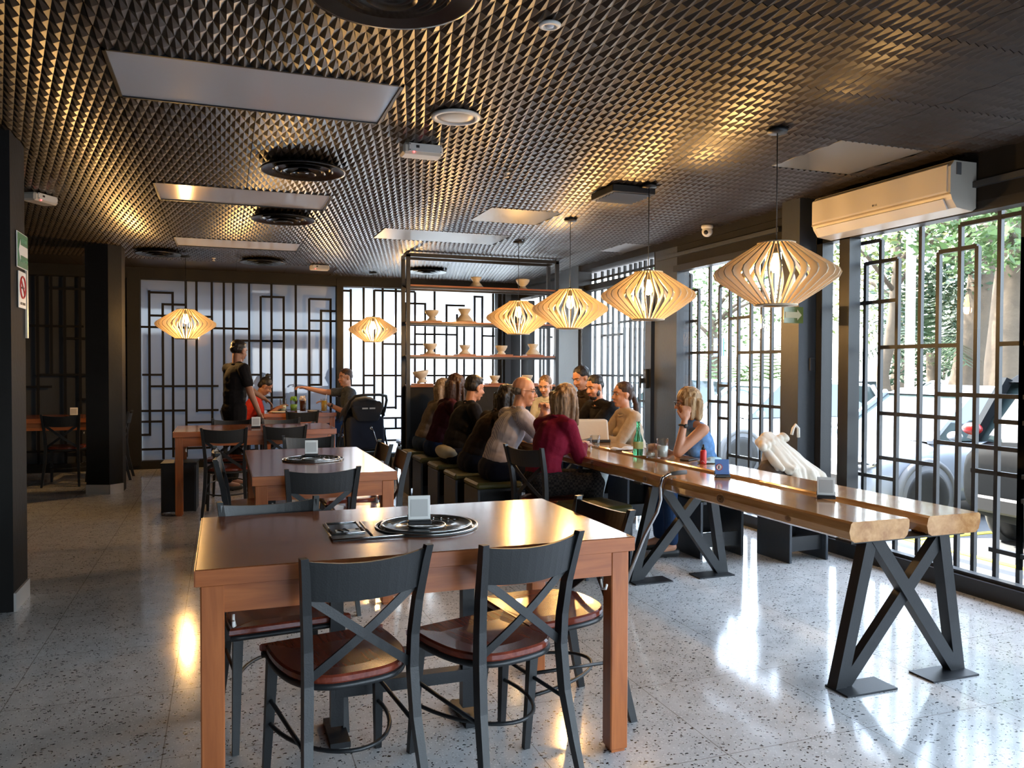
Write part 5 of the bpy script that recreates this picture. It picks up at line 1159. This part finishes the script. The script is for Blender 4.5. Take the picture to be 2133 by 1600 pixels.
def tree(lab, x, y, h, r_, crown, n_, leaf, seed, lean=(0, 0), sz=.09, z0=GZ):
    rnd = random.Random(seed); t = thing('tree', lab, 'tree', (x, y, z0), group='trees outside')
    m = MB(); pts = [(lean[0]*k/8+.06*rnd.uniform(-1, 1), lean[1]*k/8+.06*rnd.uniform(-1, 1), h*k/8) for k in range(9)]
    m.tube(pts, [r_*(1.25-.08*k) for k in range(9)], 14)
    for k in range(5):
        a = rnd.uniform(0, 2*pi); b_ = V(pts[6+k % 3]); m.tube([b_, b_+V((cos(a)*.9, sin(a)*.9, .7)), b_+V((cos(a)*1.8, sin(a)*1.8, 1.1))], [r_*.4, r_*.28, r_*.12], 8)
    m.obj('trunk', BARK, t)
    m = MB()
    for (cx, cy_, cz, rx, ry, rz_) in crown: v_, f_ = leaves(rnd, (cx, cy_, cz), (rx, ry, rz_), n_, sz); m._add(v_, f_)
    m.obj('foliage', leaf, t, recalc=False); return t
tree('thick pale-barked tree trunk seen at the right edge outside', 13.2, 10.35, 5.2, .42, [(0, 0, 5.2, 3.2, 3.2, 1.8), (-1.5, -1, 4.2, 1.5, 1.5, .8)], 1500, LEAF[0], 1)
tree('tree trunk rising behind the silver car outside', 14.5, 12.6, 5.0, .34, [(0, 0, 5.0, 2.8, 2.8, 1.6), (1, .5, 3.6, 1.3, 1.3, .9)], 1400, LEAF[1], 2, (.5, -.3))
tree('thin leaning tree trunk outside, left of the white pole', 13.0, 13.2, 4.6, .13, [(.2, .4, 4.8, 2.0, 2.0, 1.0)], 900, LEAF[2], 3, (.35, -.1))
tree('leafy tree across the street in full sun', 22.5, 22.0, 4.2, .25, [(0, 0, 4.6, 3.2, 3.2, 2.0)], 1800, LEAF[2], 4, sz=.12)
tree('leafy tree far behind the pendant lamps outside', 18.5, 27.5, 4.0, .25, [(0, 0, 4.6, 3.4, 3.4, 2.2)], 1600, LEAF[0], 5, sz=.12)
tree('dark leafy tree outside beyond the thick trunks', 19.5, 16.5, 3.6, .25, [(0, 0, 3.8, 2.6, 2.6, 2.2)], 1800, LEAF[1], 6, sz=.11)
def shrub(lab, x, y, rx, ry, rz_, n_, leaf, seed):
    rnd = random.Random(seed); t = thing('shrub', lab, 'shrub', (x, y, GZ), group='shrubs outside')
    m = MB()
    for k in range(4): a = 1.57*k+.4; m.tube([(0, 0, 0), (.3*cos(a)*rx, .3*sin(a)*ry, rz_*.8), (.6*cos(a)*rx, .6*sin(a)*ry, rz_*1.4)], [.06, .04, .015], 8)
    m.obj('stem', BARK, t)
    m = MB(); v_, f_ = leaves(rnd, (0, 0, rz_), (rx, ry, rz_), n_, .11); m._add(v_, f_); m.obj('foliage', leaf, t, recalc=False); return t
shrub('tall dark shrub across the street behind the thick trunk', 19.5, 13.8, 1.6, 2.0, 2.1, 2600, LEAF[1], 11)
shrub('tall green shrub across the street at the right picture edge', 20.5, 10.8, 1.6, 2.2, 2.2, 2600, LEAF[0], 12)
shrub('tall green shrub across the street beyond the farther trunk', 20.0, 18.0, 1.5, 1.8, 2.0, 2200, LEAF[1], 13)
def palm(lab, x, y, h, n_, L_, seed, z0=GZ, leaf=LEAF[0]):
    rnd = random.Random(seed); t = thing('palm', lab, 'palm', (x, y, z0), group='palms outside')
    m = MB(); m.tube([(0, 0, 0), (.03, 0, h*.5), (0, 0, h)], [.14, .11, .12], 12); m.obj('trunk', BARK, t)
    m = MB(); vs = []; fs = []
    for i in range(n_):
        a = 2*pi*i/n_+rnd.uniform(-.2, .2); up = rnd.uniform(.4, 1.3); p = V((0, 0, h)); d = V((cos(a)*cos(up), sin(a)*cos(up), sin(up))); sd = V((-sin(a), cos(a), 0)); K = 16
        for k in range(K):
            q = p+d*(L_/K); d = (d+V((0, 0, -.085))).normalized(); w_ = L_*.26*sin(pi*(k+1.2)/(K+1.5))
            for s_ in (-1, 1):
                b_ = len(vs); e = q+(sd*s_*w_+d*w_*.7+V((0, 0, -w_*.35))); vs += [q-d*.02, q+d*.035, e]; fs.append((b_, b_+1, b_+2))
            b_ = len(vs); vs += [p+sd*.008, p-sd*.008, q-sd*.008, q+sd*.008]; fs.append((b_, b_+1, b_+2, b_+3)); p = q
    m._add(vs, fs); m.obj('fronds', leaf, t, recalc=False); return t
palm('palm with upright fronds seen through the bars left of the slate pillar', 12.0, 17.1, .9, 26, 2.2, 1, leaf=LEAF[0])
palm('second palm close to the slate pillar, behind the bars', 12.6, 16.4, .6, 24, 1.9, 2, leaf=LEAF[0])
palm('feathery palm between the thick trunks outside', 15.2, 13.9, 2.2, 28, 2.2, 3, leaf=LEAF[1])
palm('low feathery palm at the right edge outside', 16.0, 12.9, 1.2, 28, 2.0, 4, leaf=LEAF[0])
m = MB(); m.tube([(12.2, 11.65, GZ), (12.2, 11.65, 6.0)], .085, 16); tag(m.obj('lamp_post', MT['white']), 'tall white post outside beside the thin leaning tree', 'post')
m = MB(); m.tube([(13.0, 14.1, GZ), (13.0, 14.1, 1.6), (12.98, 13.9, 2.2)], .07, 12); tag(m.obj('bollard', MT['white']), 'short pale pipe standing outside left of the thin tree', 'post')
t = thing('parking_sign', 'small blue parking sign outside with a white ring', 'sign', (9.3, 13.6, 1.75))
m = MB(); m.box((0, 0, 0), (.03, .32, .36)); m.obj('plate', MT['blue'], t)
m = MB(); m.tube([(-.02, .07*cos(q), .07*sin(q)-.02) for q in [.5+5.0*k/18 for k in range(19)]], .016, 6); m.obj('emblem', MT['paper'], t)
m = MB(); m.tube([(.03, 0, -2.25), (.03, 0, .15)], .025, 8); m.obj('post', MT['steel'], t)
m = MB(); m.box((24.5, 24, .5), (1.4, 14, 2.1)); struct(m.obj('wall_terrace', MT['stucco']))
t = thing('railing', 'pale railing of the far terrace across the street', 'railing', (23.85, 24, 1.55))
m = MB(); m.box((0, 0, .85), (.05, 13, .05)); m.obj('rail', MT['white'], t)
m = MB()
for k in range(60): m.box((0, -6.4+k*.217, .42), (.02, .02, .84))
m.obj('bars', MT['white'], t)
p_ = person('distant person in a dark suit standing on the terrace across the street', (24.3, 24.3), .79, 215, 2, (0, 0, 0), shirt='black', pants='black', hair='short', standing=.1, vox=.012)
p_.location.z = 1.55
